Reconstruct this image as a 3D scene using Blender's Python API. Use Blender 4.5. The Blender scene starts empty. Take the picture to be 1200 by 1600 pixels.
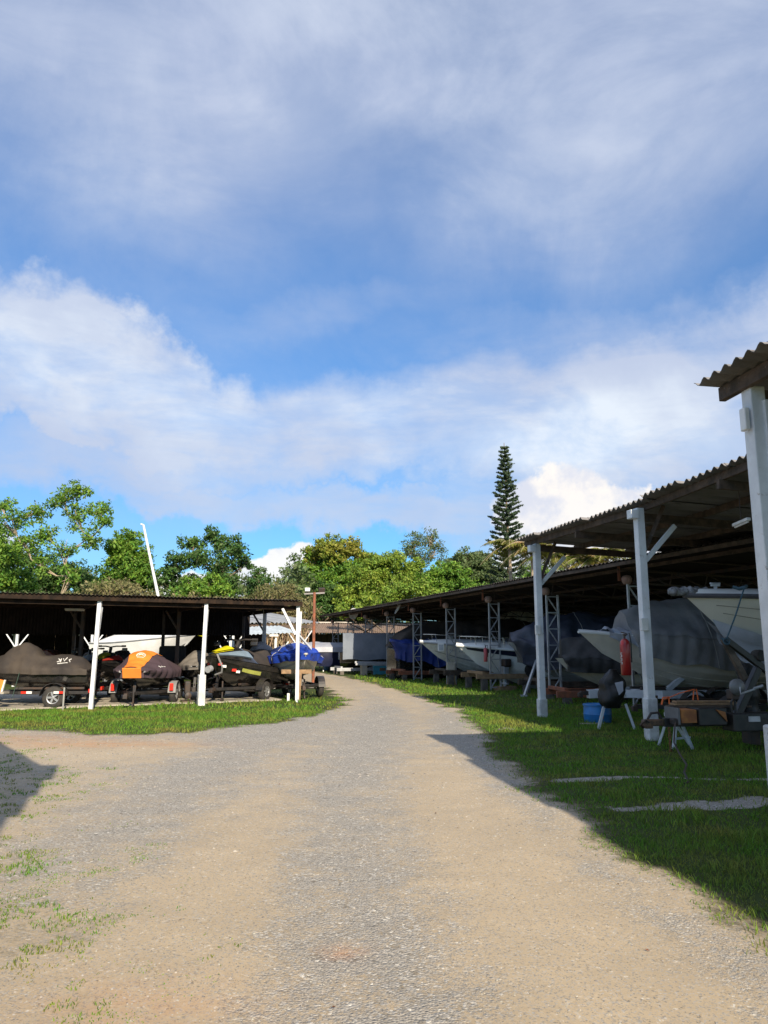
import bpy, math, random
import numpy as np
from mathutils import Vector, Matrix, noise as mnoise
random.seed(7); RNG = np.random.default_rng(7)
S = bpy.context.scene; C = S.collection
R = math.radians; PI = math.pi

# ---------------------------------------------------------------- camera
F = 1180.0; PITCH = R(10.1); CAMH = 1.6
cam_d = bpy.data.cameras.new('camera'); cam = bpy.data.objects.new('camera', cam_d); C.objects.link(cam)
cam.location = (0, 0, CAMH); cam.rotation_euler = (R(90) + PITCH, 0, 0)
cam_d.sensor_fit = 'HORIZONTAL'; cam_d.sensor_width = 36; cam_d.lens = F / 1200 * 36
cam_d.clip_start = .05; cam_d.clip_end = 3000
S.camera = cam
S.render.resolution_x = 768; S.render.resolution_y = 1024

# ---------------------------------------------------------------- light
S.view_settings.view_transform = 'Standard'; S.view_settings.look = 'None'
S.view_settings.exposure = 0.56; S.view_settings.gamma = 1; S.view_settings.use_curve_mapping = False
SUNV = Vector((0.56, -1.71, 1.0)).normalized()          # towards the sun: low, behind the camera and a little right
sd = bpy.data.lights.new('sun', 'SUN'); sd.energy = 5.0; sd.angle = R(.55); sd.color = (1, .86, .66)
so = bpy.data.objects.new('sun', sd); C.objects.link(so); so.rotation_euler = SUNV.to_track_quat('Z', 'Y').to_euler(); so.location = (6, -20, 20)

W = bpy.data.worlds.new('World'); S.world = W; W.use_nodes = True
class E:
    """small expression helper over shader math nodes"""
    nt = None
    def __init__(s, v): s.v = v
    @staticmethod
    def m(op, *a, clamp=False):
        n = E.nt.nodes.new('ShaderNodeMath'); n.operation = op; n.use_clamp = clamp
        for i, x in enumerate(a):
            x = x.v if isinstance(x, E) else x
            if isinstance(x, (int, float)): n.inputs[i].default_value = x
            else: E.nt.links.new(x, n.inputs[i])
        return E(n.outputs[0])
    def __add__(s, o): return E.m('ADD', s, o)
    def __radd__(s, o): return E.m('ADD', s, o)
    def __sub__(s, o): return E.m('SUBTRACT', s, o)
    def __rsub__(s, o): return E.m('SUBTRACT', o, s)
    def __mul__(s, o): return E.m('MULTIPLY', s, o)
    def __rmul__(s, o): return E.m('MULTIPLY', s, o)
    def __truediv__(s, o): return E.m('DIVIDE', s, o)
def emap(x, a, b, c=0., d=1., smooth=True):
    n = E.nt.nodes.new('ShaderNodeMapRange'); n.interpolation_type = 'SMOOTHSTEP' if smooth else 'LINEAR'
    E.nt.links.new(x.v, n.inputs[0]); n.inputs[1].default_value = a; n.inputs[2].default_value = b
    n.inputs[3].default_value = c; n.inputs[4].default_value = d
    return E(n.outputs[0])
def ecomb(x, y, z):
    n = E.nt.nodes.new('ShaderNodeCombineXYZ')
    for i, q in enumerate((x, y, z)):
        if isinstance(q, E): E.nt.links.new(q.v, n.inputs[i])
        else: n.inputs[i].default_value = q
    return n.outputs[0]
def enoise(vec, scale, detail=4, rough=.5, dist=0., typ='FBM'):
    n = E.nt.nodes.new('ShaderNodeTexNoise'); E.nt.links.new(vec, n.inputs['Vector'])
    n.inputs['Scale'].default_value = scale; n.inputs['Detail'].default_value = detail
    n.inputs['Roughness'].default_value = rough; n.inputs['Distortion'].default_value = dist
    return E(n.outputs['Fac'])
def emix(f, a, b):
    n = E.nt.nodes.new('ShaderNodeMix'); n.data_type = 'RGBA'
    if isinstance(f, E): E.nt.links.new(f.v, n.inputs[0])
    else: n.inputs[0].default_value = f
    for i, q in ((6, a), (7, b)):
        if isinstance(q, (tuple, list)): n.inputs[i].default_value = (*q[:3], 1)
        else: E.nt.links.new(q, n.inputs[i])
    return n.outputs[2]

def build_world():
    nt = W.node_tree; E.nt = nt
    bg = nt.nodes['Background']; bg.inputs[1].default_value = .10
    sky = nt.nodes.new('ShaderNodeTexSky'); sky.sky_type = 'NISHITA'; sky.sun_disc = False
    sky.sun_elevation = math.asin(SUNV.z); sky.sun_rotation = math.atan2(SUNV.x, SUNV.y)
    sky.air_density = 1.0; sky.dust_density = .1; sky.ozone_density = 2.2
    tc = nt.nodes.new('ShaderNodeTexCoord'); sx = nt.nodes.new('ShaderNodeSeparateXYZ')
    nt.links.new(tc.outputs['Generated'], sx.inputs[0])
    x, y, z = (E(sx.outputs[i]) for i in range(3))
    az = E.m('ARCTAN2', x, y) * (180 / PI)                 # degrees, 0 = +Y, + = right
    el = E.m('ARCSINE', E.m('MAXIMUM', E.m('MINIMUM', z, 1.), -1.)) * (180 / PI)
    # cloud-layer plane coordinates give natural perspective to the noise
    zz = E.m('MAXIMUM', z, .03) + .10
    pv = ecomb(x / zz, y / zz, 0.)
    v3 = tc.outputs['Generated']
    w1 = enoise(v3, 3.2, 5, .55) - .5
    w2 = enoise(v3, 11., 5, .6) - .5
    vs = nt.nodes.new('ShaderNodeVectorMath'); vs.operation = 'ADD'
    nt.links.new(v3, vs.inputs[0]); vs.inputs[1].default_value = (7.3, 2.1, 5.5)
    w3 = enoise(vs.outputs[0], 3.0, 5, .55) - .5
    w4 = enoise(v3, 26., 5, .65) - .5
    A = az + w1 * 16. + w2 * 7. + w4 * 3.; L = el + w3 * 9. + w2 * 4.5 + w4 * 2.2
    def blob(a0, l0, ra, rl, rot=0., p=1.6, sharp=None):
        c, s_ = math.cos(R(rot)), math.sin(R(rot))
        da = A - a0; dl = L - l0
        u = (da * c + dl * s_) * (1. / ra); v = (dl * c - da * s_) * (1. / rl)
        r = u * u + v * v
        if sharp: return emap(r, 1. + sharp, 1. - sharp)
        return E.m('EXPONENT', r * -1.)
    def mx(*q):
        r = q[0]
        for k in q[1:]: r = E.m('MAXIMUM', r, k)
        return r
    hv = ecomb(x, y, z * 2.4)
    wisp = enoise(hv, 3.1, 7, .6, .5)
    wisp2 = enoise(hv, 6., 8, .6, .4)
    # high veil: top of the picture and everywhere overhead
    veil = mx(emap(L, 31., 39.) * .85, blob(-14, 36, 19, 7.5, 4) * .95, blob(18, 34.5, 20, 7, 2) * .85, blob(14, 30, 12, 3.5, -4) * .45, blob(-26, 31, 8, 3) * .2)
    veil = veil * emap(wisp, .28, .62, .5, 1.) 
    # main white bank, soft-edged, crisp on its upper left
    bank = mx(blob(-23, 18.6, 15, 5.0, -14, sharp=.42), blob(0, 16.0, 22, 3.6, 5, sharp=.8), blob(19, 16.4, 22, 6.2, 3, sharp=.6), blob(-12, 14.0, 20, 2.2, 4, sharp=.9) * .7,
              blob(2, 9.6, 15, 1.5, -5, sharp=.8) * .8, blob(-6, 13.2, 26, 1.5, 3, sharp=.85) * .75, blob(-2, 24.5, 15, 1.6, 8) * .35, blob(16, 22.5, 16, 2.2, -3) * .5, blob(-12, 10.8, 11, 1.2, -3, sharp=.8) * .7, blob(15, 10, 12, 5, 0, sharp=.8) * .8)
    bank = bank * emap(wisp2, .32, .6, .62, 1.) * emap(enoise(ecomb(x, y, z * 5.), 2.3, 7, .6, .4), .28, .55, .55, 1.)
    # generic clouds outside the picture's part of the sky
    outside = emap(E.m('ABSOLUTE', az), 34., 60.) * emap(el, 0., 8.)
    gen = outside * emap(enoise(pv, .55, 6, .55, .4), .42, .62) * .85
    base = emap(el, 6., -2.) * .2
    D = E.m('MINIMUM', mx(veil, bank, gen, base) + emap(enoise(v3, 2.6, 7, .62, .6), .35, .8) * .30, 1.)
    shade = emap(enoise(vs.outputs[0], 3.6, 6, .55), .35, .66)
    cool = (3.7, 4.2, 5.45); white = (5.9, 6.35, 6.9)
    bright = mx(blob(15, 15.6, 14, 3.4, 4) * 1.1 , blob(-22, 19, 11, 4, -14) * .9, blob(0, 17., 10, 2.6, 4) * .8, outside * .6)
    strk = enoise(ecomb(x, y, z * 5.), 3.4, 7, .62, .4)
    bf = E.m('MINIMUM', (bright * emap(shade, 0., 1., .5, 1.) + shade * .2) * emap(strk, .3, .62, .55, 1.08), 1.)
    ccol = emix(bf, cool, white)
    tint = emix(1., sky.outputs[0], sky.outputs[0])
    mulc = nt.nodes.new('ShaderNodeMix'); mulc.data_type = 'RGBA'; mulc.blend_type = 'MULTIPLY'; mulc.inputs[0].default_value = 1
    nt.links.new(sky.outputs[0], mulc.inputs[6]); nt.links.new(emix(emap(el, 3., 34.), (.34, .66, .92), (.66, .97, 1.24)), mulc.inputs[7])
    c1 = emix(D * .93, mulc.outputs[2], ccol)
    # cumulus heaps low on the horizon with crisp tops
    A2 = az + (enoise(v3, 14., 6, .6) - .5) * 7.; L2 = el + (enoise(vs.outputs[0], 14., 6, .6) - .5) * 5.
    def cum(a0, l0, ra, rl):
        u = (A2 - a0) * (1. / ra); v = (L2 - l0) * (1. / rl); return emap(u * u + v * v, 1.12, .88)
    cm = mx(cum(14.0, 7.5, 6.5, 5.6), cum(21, 7.5, 7, 4.), cum(-7.5, 3.6, 3.6, 3.8), cum(-16., 2.2, 6., 3.4), cum(-38, 6, 12, 4), cum(42, 6, 14, 5), cum(95, 5, 20, 4), cum(-110, 6, 22, 4), cum(170, 5, 25, 5))
    wc = emix(emap(enoise(v3, 17., 5, .6), .36, .6), (5.4, 5.5, 6.1), (7.6, 7.1, 6.5))
    c2 = emix(cm * emap(el, 1., 4., .5, .85), c1, wc)
    # below the horizon: plain dull ground colour
    c3 = emix(emap(el, 0., -1.), c2, (.9, .9, .8))
    nt.links.new(c3, bg.inputs[0])
build_world()
W.cycles.sampling_method = 'MANUAL'; W.cycles.sample_map_resolution = 512

# ---------------------------------------------------------------- materials
MATS = {}
def mat(name, col, rough=.6, metal=0., col2=None, scale=4., bump=0., bscale=40., island=0., spec=.5, coat=0., trans=0., alpha=1., dirt=None, emit=0., stretch=None, contrast=(.35, .65)):
    if name in MATS: return MATS[name]
    m = bpy.data.materials.new(name); m.use_nodes = True; nt = m.node_tree; E.nt = nt
    b = nt.nodes['Principled BSDF']; b.inputs['Roughness'].default_value = rough; b.inputs['Metallic'].default_value = metal
    b.inputs['Specular IOR Level'].default_value = spec; b.inputs['Coat Weight'].default_value = coat
    tc = nt.nodes.new('ShaderNodeTexCoord'); vec = tc.outputs['Object']
    if stretch:
        mp = nt.nodes.new('ShaderNodeMapping'); nt.links.new(vec, mp.inputs[0]); mp.inputs['Scale'].default_value = stretch; vec = mp.outputs[0]
    c = (*col, 1)
    col2 = col2 or tuple(x * .78 for x in col)
    f = emap(enoise(vec, scale, 6, .6), *contrast)
    out = emix(f, col, col2)
    if dirt:
        d = emap(enoise(vec, scale * 2.7, 6, .7, .5), dirt[1], dirt[1] + .12)
        out = emix(d, out, dirt[0])
    if island:
        g = nt.nodes.new('ShaderNodeNewGeometry')
        hs = nt.nodes.new('ShaderNodeHueSaturation'); nt.links.new(out, hs.inputs['Color'])
        r = E(g.outputs['Random Per Island'])
        nt.links.new((r * (2 * island) + (1 - island)).v, hs.inputs['Value'])
        r2 = E.m('FRACT', r * 17.3)
        nt.links.new((r2 * .05 + .475).v, hs.inputs['Hue'])
        out = hs.outputs[0]
    nt.links.new(out, b.inputs['Base Color'])
    if bump:
        bn = nt.nodes.new('ShaderNodeBump'); bn.inputs['Strength'].default_value = bump; bn.inputs['Distance'].default_value = .02
        nt.links.new(enoise(vec, bscale, 4, .6).v, bn.inputs['Height']); nt.links.new(bn.outputs[0], b.inputs['Normal'])
    if emit: b.inputs['Emission Color'].default_value = c; b.inputs['Emission Strength'].default_value = emit
    if alpha < 1: b.inputs['Alpha'].default_value = alpha
    if trans:
        t = nt.nodes.new('ShaderNodeBsdfTranslucent'); nt.links.new(out, t.inputs[0])
        ms = nt.nodes.new('ShaderNodeMixShader'); ms.inputs[0].default_value = trans
        nt.links.new(b.outputs[0], ms.inputs[1]); nt.links.new(t.outputs[0], ms.inputs[2])
        nt.links.new(ms.outputs[0], nt.nodes['Material Output'].inputs[0])
    MATS[name] = m; return m

# ---------------------------------------------------------------- mesh builder
class MB:
    def __init__(s): s.v = []; s.f = []
    def add(s, vs, fs):
        n = len(s.v); s.v += [tuple(p) for p in vs]; s.f += [tuple(i + n for i in q) for q in fs]; return s
    def box(s, c, d, rz=0., ry=0., rx=0.):
        m = Matrix.Rotation(rz, 3, 'Z') @ Matrix.Rotation(ry, 3, 'Y') @ Matrix.Rotation(rx, 3, 'X')
        c = Vector(c); h = [k / 2 for k in d]
        vs = [c + m @ Vector((sx * h[0], sy * h[1], sz * h[2])) for sx in (-1, 1) for sy in (-1, 1) for sz in (-1, 1)]
        return s.add(vs, [(0, 1, 3, 2), (4, 6, 7, 5), (0, 4, 5, 1), (2, 3, 7, 6), (0, 2, 6, 4), (1, 5, 7, 3)])
    def bar(s, a, b, w, h=None, up=(0, 0, 1)):
        a = Vector(a); b = Vector(b); h = h or w; d = (b - a).normalized(); u = Vector(up)
        if abs(d.dot(u)) > .98: u = Vector((1, 0, 0))
        x = d.cross(u).normalized(); y = x.cross(d).normalized()
        vs = []
        for p in (a, b):
            for sx, sy in ((-1, -1), (1, -1), (1, 1), (-1, 1)): vs.append(p + x * (sx * w / 2) + y * (sy * h / 2))
        return s.add(vs, [(3, 2, 1, 0), (4, 5, 6, 7), (0, 1, 5, 4), (1, 2, 6, 5), (2, 3, 7, 6), (3, 0, 4, 7)])
    def tube(s, pts, r, n=8, caps=True):
        pts = [Vector(p) for p in pts]; rr = r if isinstance(r, (list, tuple)) else [r] * len(pts)
        vs = []; prev = None
        for i, p in enumerate(pts):
            d = (pts[min(i + 1, len(pts) - 1)] - pts[max(i - 1, 0)]).normalized()
            if prev is None:
                u = Vector((0, 0, 1)) if abs(d.z) < .9 else Vector((1, 0, 0)); x = d.cross(u).normalized()
            else: x = (prev - d * prev.dot(d)).normalized()
            prev = x; y = d.cross(x)
            for k in range(n):
                a = 2 * PI * k / n; vs.append(p + (x * math.cos(a) + y * math.sin(a)) * rr[i])
        fs = []
        for i in range(len(pts) - 1):
            for k in range(n): fs.append((i * n + k, i * n + (k + 1) % n, (i + 1) * n + (k + 1) % n, (i + 1) * n + k))
        if caps: fs.append(tuple(range(n - 1, -1, -1))); fs.append(tuple(range(len(vs) - n, len(vs))))
        return s.add(vs, fs)
    def cyl(s, a, b, r, n=16): return s.tube([a, b], r, n)
    def loft(s, rings, close=False, caps=True):
        n = len(rings[0]); vs = [p for r_ in rings for p in r_]; fs = []
        for i in range(len(rings) - 1):
            for k in range(n if close else n - 1):
                fs.append((i * n + k, i * n + (k + 1) % n, (i + 1) * n + (k + 1) % n, (i + 1) * n + k))
        if caps: fs.append(tuple(range(n - 1, -1, -1))); fs.append(tuple(range(len(vs) - n, len(vs))))
        return s.add(vs, fs)
    def lathe(s, prof, c=(0, 0, 0), axis='Z', n=20):
        c = Vector(c); rings = []
        for r, h in prof:
            ring = []
            for k in range(n):
                a = 2 * PI * k / n; p = (r * math.cos(a), r * math.sin(a), h)
                if axis == 'Y': p = (p[0], p[2], p[1])
                if axis == 'X': p = (p[2], p[0], p[1])
                ring.append(c + Vector(p))
            rings.append(ring)
        return s.loft(rings, True, True)
    def mesh(s, name, m, smooth=False):
        me = bpy.data.meshes.new(name); me.from_pydata([tuple(p) for p in s.v], [], s.f); me.materials.append(m)
        if smooth: me.shade_smooth()
        return me
    def build(s, name, m, parent=None, smooth=False, bevel=0., angle=35, subd=0):
        me = s.mesh(name, m, smooth); o = bpy.data.objects.new(name, me); C.objects.link(o)
        if parent: o.parent = parent
        if smooth: me.set_sharp_from_angle(angle=R(angle))
        if bevel:
            b = o.modifiers.new('bevel', 'BEVEL'); b.width = bevel; b.segments = 2; b.limit_method = 'ANGLE'
        return o
def npmesh(name, V, Fq, m, smooth=False):
    """bulk mesh from numpy arrays; Fq is (n, k)"""
    me = bpy.data.meshes.new(name); n, k = Fq.shape
    me.vertices.add(len(V)); me.vertices.foreach_set('co', np.ascontiguousarray(V, np.float32).ravel())
    me.loops.add(n * k); me.loops.foreach_set('vertex_index', np.ascontiguousarray(Fq, np.int32).ravel())
    me.polygons.add(n); me.polygons.foreach_set('loop_start', np.arange(0, n * k, k, dtype=np.int32))
    me.polygons.foreach_set('loop_total', np.full(n, k, np.int32))
    me.update(calc_edges=True); me.materials.append(m)
    if smooth: me.shade_smooth()
    return me
def link(name, me, parent=None, loc=None):
    o = bpy.data.objects.new(name, me); C.objects.link(o)
    if parent: o.parent = parent
    if loc: o.location = loc
    return o
def tag(o, label, cat, group=None):
    o['label'] = label; o['category'] = cat
    if group: o['group'] = group
    return o
def kind(o, k='structure'): o['kind'] = k; return o
def thing(name, label, cat, loc=(0, 0, 0), rz=0., group=None):
    o = bpy.data.objects.new(name, None); C.objects.link(o); o.empty_display_size = .3
    o.location = loc; o.rotation_euler = (0, 0, rz); return tag(o, label, cat, group)
def kids(o): return [c for c in ALLKIDS() if c.parent == o]
def ALLKIDS(): return C.objects
def copy_tree(o, parent=None, label=None, group=None, loc=None, rz=None):
    c = o.copy(); C.objects.link(c); c.parent = parent
    if label: c['label'] = label
    if group: c['group'] = group
    if loc is not None: c.location = loc
    if rz is not None: c.rotation_euler = (0, 0, rz)
    for ch in [k for k in C.objects if k.parent == o and k != c]: copy_tree(ch, c)
    return c
def part_copy(name, me, parent, loc=(0, 0, 0), rot=(0, 0, 0), scale=None):
    o = bpy.data.objects.new(name, me); C.objects.link(o); o.parent = parent; o.location = loc; o.rotation_euler = rot
    if scale: o.scale = scale
    return o
def at(px, py, Y):
    """point at depth Y (metres in front of the camera) seen at photo pixel px, py"""
    a = (px - 600) / F; b = (800 - py) / F
    f = math.cos(PITCH) - b * math.sin(PITCH); u = math.sin(PITCH) + b * math.cos(PITCH)
    return Vector((a / f * Y, Y, CAMH + u / f * Y))
def ground_at(px, py):
    b = (800 - py) / F; f = math.cos(PITCH) - b * math.sin(PITCH); u = math.sin(PITCH) + b * math.cos(PITCH)
    return at(px, py, -CAMH * f / u)

# ---------------------------------------------------------------- numpy noise
def vnoise(x, y, seed=0):
    xi = np.floor(x).astype(np.int64); yi = np.floor(y).astype(np.int64); fx = x - xi; fy = y - yi
    fx = fx * fx * (3 - 2 * fx); fy = fy * fy * (3 - 2 * fy)
    def h(a, b):
        n = (a * 374761393 + b * 668265263 + seed * 982451653) & 0xffffffff
        n = ((n ^ (n >> 13)) * 1274126177) & 0xffffffff
        return ((n ^ (n >> 16)) & 0xffff) / 65535.0
    return (h(xi, yi) * (1 - fx) + h(xi + 1, yi) * fx) * (1 - fy) + (h(xi, yi + 1) * (1 - fx) + h(xi + 1, yi + 1) * fx) * fy
def fbm(x, y, oct=4, seed=0):
    s = 0; a = .5; t = 0
    for i in range(oct): s = s + a * vnoise(x * 2 ** i, y * 2 ** i, seed + i); t += a; a *= .55
    return s / t
def seg_dist(x, y, pts):
    d = np.full(x.shape, 1e9)
    for (x0, y0), (x1, y1) in zip(pts[:-1], pts[1:]):
        dx, dy = x1 - x0, y1 - y0; t = np.clip(((x - x0) * dx + (y - y0) * dy) / (dx * dx + dy * dy), 0, 1)
        d = np.minimum(d, np.hypot(x - x0 - t * dx, y - y0 - t * dy))
    return d
def poly_sd(x, y, pts):
    ins = np.zeros(x.shape, bool); P_ = list(pts) + [pts[0]]
    for (x0, y0), (x1, y1) in zip(P_[:-1], P_[1:]):
        if y0 == y1: continue
        c = ((y0 > y) != (y1 > y)) & (x < (x1 - x0) * (y - y0) / (y1 - y0) + x0); ins ^= c
    d = seg_dist(x, y, P_); return np.where(ins, d, -d)

# ---------------------------------------------------------------- ground
XR = ([0, 3, 4.5, 5.7, 8.4, 11, 14.8, 17, 19.2, 25.6, 37, 48, 60, 75], [2.35, 2.2, 1.95, 1.74, 1.66, 1.58, 1.55, 1.6, 1.75, .95, -1.3, -4.1, -8.2, -14])
ISLE = [(-30, 15.8), (-7.5, 15.2), (-4.7, 14.35), (-3.6, 14.9), (-2.2, 16.8), (-1.35, 19.2), (-1.0, 21.5), (-1.1, 23.9), (-1.7, 28), (-2.5, 32), (-4.4, 38), (-8, 46), (-30, 60)]
def grass_core(x, y):
    """+ inside grass, metres from its edge (noisy)"""
    n = (fbm(x * 1.1, y * 1.1, 4, 3) - .5) * .9 + (fbm(x * 5, y * 5, 3, 9) - .5) * .35
    right = x - np.interp(y, *XR)
    isle = poly_sd(x, y, ISLE) + (fbm(x * 2.6, y * 2.6, 4, 13) - .5) * .6
    g = np.maximum(right, isle) + n * np.clip(.5 + y * .03, .5, 1.2)
    return g
def weeds(x, y):
    xl = np.interp(y, [0, 3.6, 4.6, 6.4, 8.75, 10.3, 13.3, 16], [-.8, -1.0, -1.45, -2.4, -3.3, -4.1, -6.5, -9])
    w = np.minimum((xl - x) * .5, .75) + (fbm(x * 2.2, y * 2.2, 5, 21) - .5) * 2.8 - .22
    w = np.minimum(w, .35); w = np.where(y > 14.6, -1, w)
    return w
def grass_amount(x, y): return np.maximum(grass_core(x, y), weeds(x, y))
RUT1 = [(2.2, 9.55), (3.0, 9.75), (4.4, 9.55), (7, 9.7)]; RUT2 = [(2.35, 7.9), (3.2, 8.0), (4.2, 8.4), (7, 8.9)]
def bare_amount(x, y):
    n = (fbm(x * 2.3, y * 2.3, 4, 33) - .5) * .35
    a = np.maximum(.17 - seg_dist(x, y, RUT1), .24 - seg_dist(x, y, RUT2))
    a = np.maximum(a, .12 - np.hypot(x - 2.75, y - 6.6)) 
    a = np.maximum(a, .2 - np.hypot((x - 2.5) , (y - 15.4) * .5))
    return a - .04 + n * 1.5
def height(x, y):
    g = np.clip(grass_core(x, y) * 1.5, 0, 1)
    far = np.clip((62 - y) / 10, 0, 1) * np.clip((15.5 - np.abs(x)) / 3, 0, 1) * np.clip(y / 2, 0, 1)
    return ((fbm(x * .35, y * .35, 3, 5) - .5) * .05 + (fbm(x * 2.5, y * 2.5, 3, 6) - .5) * .022 + g * .012) * far

def ground_material():
    m = bpy.data.materials.new('ground_soil_gravel'); m.use_nodes = True; nt = m.node_tree; E.nt = nt
    b = nt.nodes['Principled BSDF']; b.inputs['Roughness'].default_value = .95; b.inputs['Specular IOR Level'].default_value = .15
    g = nt.nodes.new('ShaderNodeNewGeometry'); P = g.outputs['Position']
    def attr(n): a = nt.nodes.new('ShaderNodeAttribute'); a.attribute_name = n; return E(a.outputs['Fac'])
    grass, grav, rust = attr('grass'), attr('gravel'), attr('rust')
    # gravel stones by voronoi cells, two sizes
    def vor(scale, feat='F1'):
        v = nt.nodes.new('ShaderNodeTexVoronoi'); v.feature = feat; v.inputs['Scale'].default_value = scale; nt.links.new(P, v.inputs['Vector']); return v
    v1 = vor(60.); v2 = vor(125.)
    def cellval(v):
        s = nt.nodes.new('ShaderNodeSeparateColor'); nt.links.new(v.outputs['Color'], s.inputs[0]); return E(s.outputs[0]), E(s.outputs[1])
    a1, a2 = cellval(v1); b1, b2 = cellval(v2)
    stone = emix(emap(a1, .0, 1., smooth=False), (.13, .128, .12), (.45, .43, .395))
    stone = emix(emap(a2, .93, .98), stone, (.62, .6, .55))
    fine = emix(emap(b1, 0., 1., smooth=False), (.18, .175, .165), (.42, .395, .355))
    stone = emix(emap(enoise(P, 9., 3), .4, .6), stone, fine)
    sand = emix(emap(enoise(P, .8, 6, .65), .35, .65), (.51, .405, .265), (.43, .34, .22))
    sand = emix(emap(enoise(P, 160., 2, .7), .3, .8), sand, (.38, .305, .215))
    sand = emix(emap(b2, .72, .82) * .85, sand, stone)
    gk = grav + (enoise(P, 2.2, 7, .7) - .5) * 1.5 + (enoise(P, 24., 5, .7) - .5) * .9 + (a1 - .5) * .35
    gk = emap(gk, .22, .7)
    road = emix(gk * .76 + .16, sand, stone)
    road = emix(rust * emap(enoise(P, 6., 5, .7), .3, .6) * .8, road, (.46, .20, .07))
    soil = emix(emap(enoise(P, 3., 5, .6), .35, .65), (.10, .085, .045), (.055, .062, .026))
    gr = emap(grass + (enoise(P, 14., 5, .7) - .5) * .5, -.02, .3)
    farg = emap(E.m('MULTIPLY', grass, 1.), .15, .5)
    soil = emix(farg * .75, soil, (.045, .075, .016))
    out = emix(gr, road, soil)
    nt.links.new(out, b.inputs['Base Color'])
    bn = nt.nodes.new('ShaderNodeBump'); bn.inputs['Strength'].default_value = .3; bn.inputs['Distance'].default_value = .005
    hgt = gk * (1.1 - E(v1.outputs['Distance']) * 30.) * (a1 * .8 + .2) + enoise(P, 60., 4, .7) * .6 + enoise(P, 6., 4, .6) * 1.2
    nt.links.new(hgt.v, bn.inputs['Height']); nt.links.new(bn.outputs[0], b.inputs['Normal'])
    return m
GM = ground_material()

def build_ground():
    xs = np.concatenate([np.arange(-16, -6, .25), np.arange(-6, 6, .09), np.arange(6, 16.01, .25)])
    ys = np.concatenate([np.arange(-1, 3, .25), np.arange(3, 12, .075), np.arange(12, 30, .13), np.arange(30, 64.01, .33)])
    xs[-1] = 16; ys[-1] = 64
    X, Y = np.meshgrid(xs, ys); nx, ny = len(xs), len(ys)
    Z = height(X, Y); ga = np.maximum(grass_core(X, Y), np.minimum(weeds(X, Y) * .3 - .07, .03)); ba = bare_amount(X, Y)
    ga = np.where(ba > 0, np.minimum(ga, .12 - ba * 1.2), ga)
    # tyre-swept sandy lanes and a grey gravel crown, as seen on the bend
    lane_c = np.interp(Y, [0, 4, 6, 10, 15, 20, 28, 40, 50], [-.15, -.1, -.25, -.45, -.3, .0, -.6, -2.6, -6])
    u = X - lane_c
    grav = .42 * np.exp(-(u / .6) ** 2) + .24
    grav -= .42 * np.exp(-((u - 1.25) / .5) ** 2) * np.clip((13 - Y) / 6, 0.1, 1) + .45 * np.exp(-((u + .95) / .38) ** 2) * np.clip((9 - Y) / 4, 0, 1)
    grav += .42 * np.exp(-((u + 2.0) / .8) ** 2) * np.clip((Y - 4) / 3, 0, 1) + .35 * np.clip((Y - 8) / 8, 0, 1)* np.clip((22-Y)/8,0,1)
    grav += .3 * np.exp(-((X - np.interp(Y, *XR) + .25) / .3) ** 2)
    grav -= .5 * np.exp(-((X + 4.9) / 2.6) ** 2 - ((Y - 12.4) / 1.0) ** 2)
    grav -= .35 * np.clip((Y - 20) / 12, 0, 1)
    grav += np.clip(ba * 8 + .3, 0, 1) * (X > 0) * .9
    rust = np.exp(-((X + .22) / .11) ** 2 - ((Y - 4.35) / .1) ** 2) * .6 + .55 * np.exp(-((X + 4.6) / 1.6) ** 2 - ((Y - 13.1) / .45) ** 2) + .45 * np.exp(-((X + 6.3) / 1.6) ** 2 - ((Y - 13.9) / .7) ** 2) \
         + .30 * np.exp(-((X + 1.1) / .5) ** 2 - ((Y - 3.7) / .35) ** 2) + .3 * np.exp(-((X - 2.75) / .25) ** 2 - ((Y - 6.6) / .2) ** 2)
    V = np.stack([X, Y, Z], -1).reshape(-1, 3)
    i = np.arange(nx - 1)[None, :] + (np.arange(ny - 1) * nx)[:, None]
    Q = np.stack([i, i + 1, i + nx + 1, i + nx], -1)
    cg = (ga[:-1, :-1] + ga[1:, 1:]) / 2
    inroad = (cg < 0) & (X[:-1, :-1] < np.interp(Y[:-1, :-1], *XR) + .8)
    for nm, sel in (('gravel_road', inroad), ('grass_ground', ~inroad)):
        q = Q[sel]; used = np.unique(q); remap = np.zeros(len(V), np.int32); remap[used] = np.arange(len(used))
        me = npmesh(nm, V[used], remap[q], GM, True)
        for an, arr in (('grass', ga), ('gravel', grav), ('rust', rust)):
            a = me.attributes.new(an, 'FLOAT', 'POINT'); a.data.foreach_set('value', arr.reshape(-1)[used].astype(np.float32))
        kind(link(nm, me))
    # the rest of the land out to the horizon, butted against the detailed sheet
    B = 1500
    V2 = [(-B, -200, 0), (B, -200, 0), (B, -1, 0), (16, -1, 0), (-16, -1, 0), (-B, -1, 0), (-16, 64, 0), (16, 64, 0), (B, 64, 0), (-B, 64, 0), (-B, B, 0), (B, B, 0)]
    F2 = [(0, 1, 2, 3), (0, 3, 4, 5), (5, 4, 6, 9), (3, 2, 8, 7), (9, 6, 7, 10), (10, 7, 8, 11)]
    mb = MB().add(V2, F2); o = mb.build('ground', GM); kind(o)
    a = o.data.attributes.new('grass', 'FLOAT', 'POINT'); a.data.foreach_set('value', [.6] * 12)
build_ground()

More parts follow.
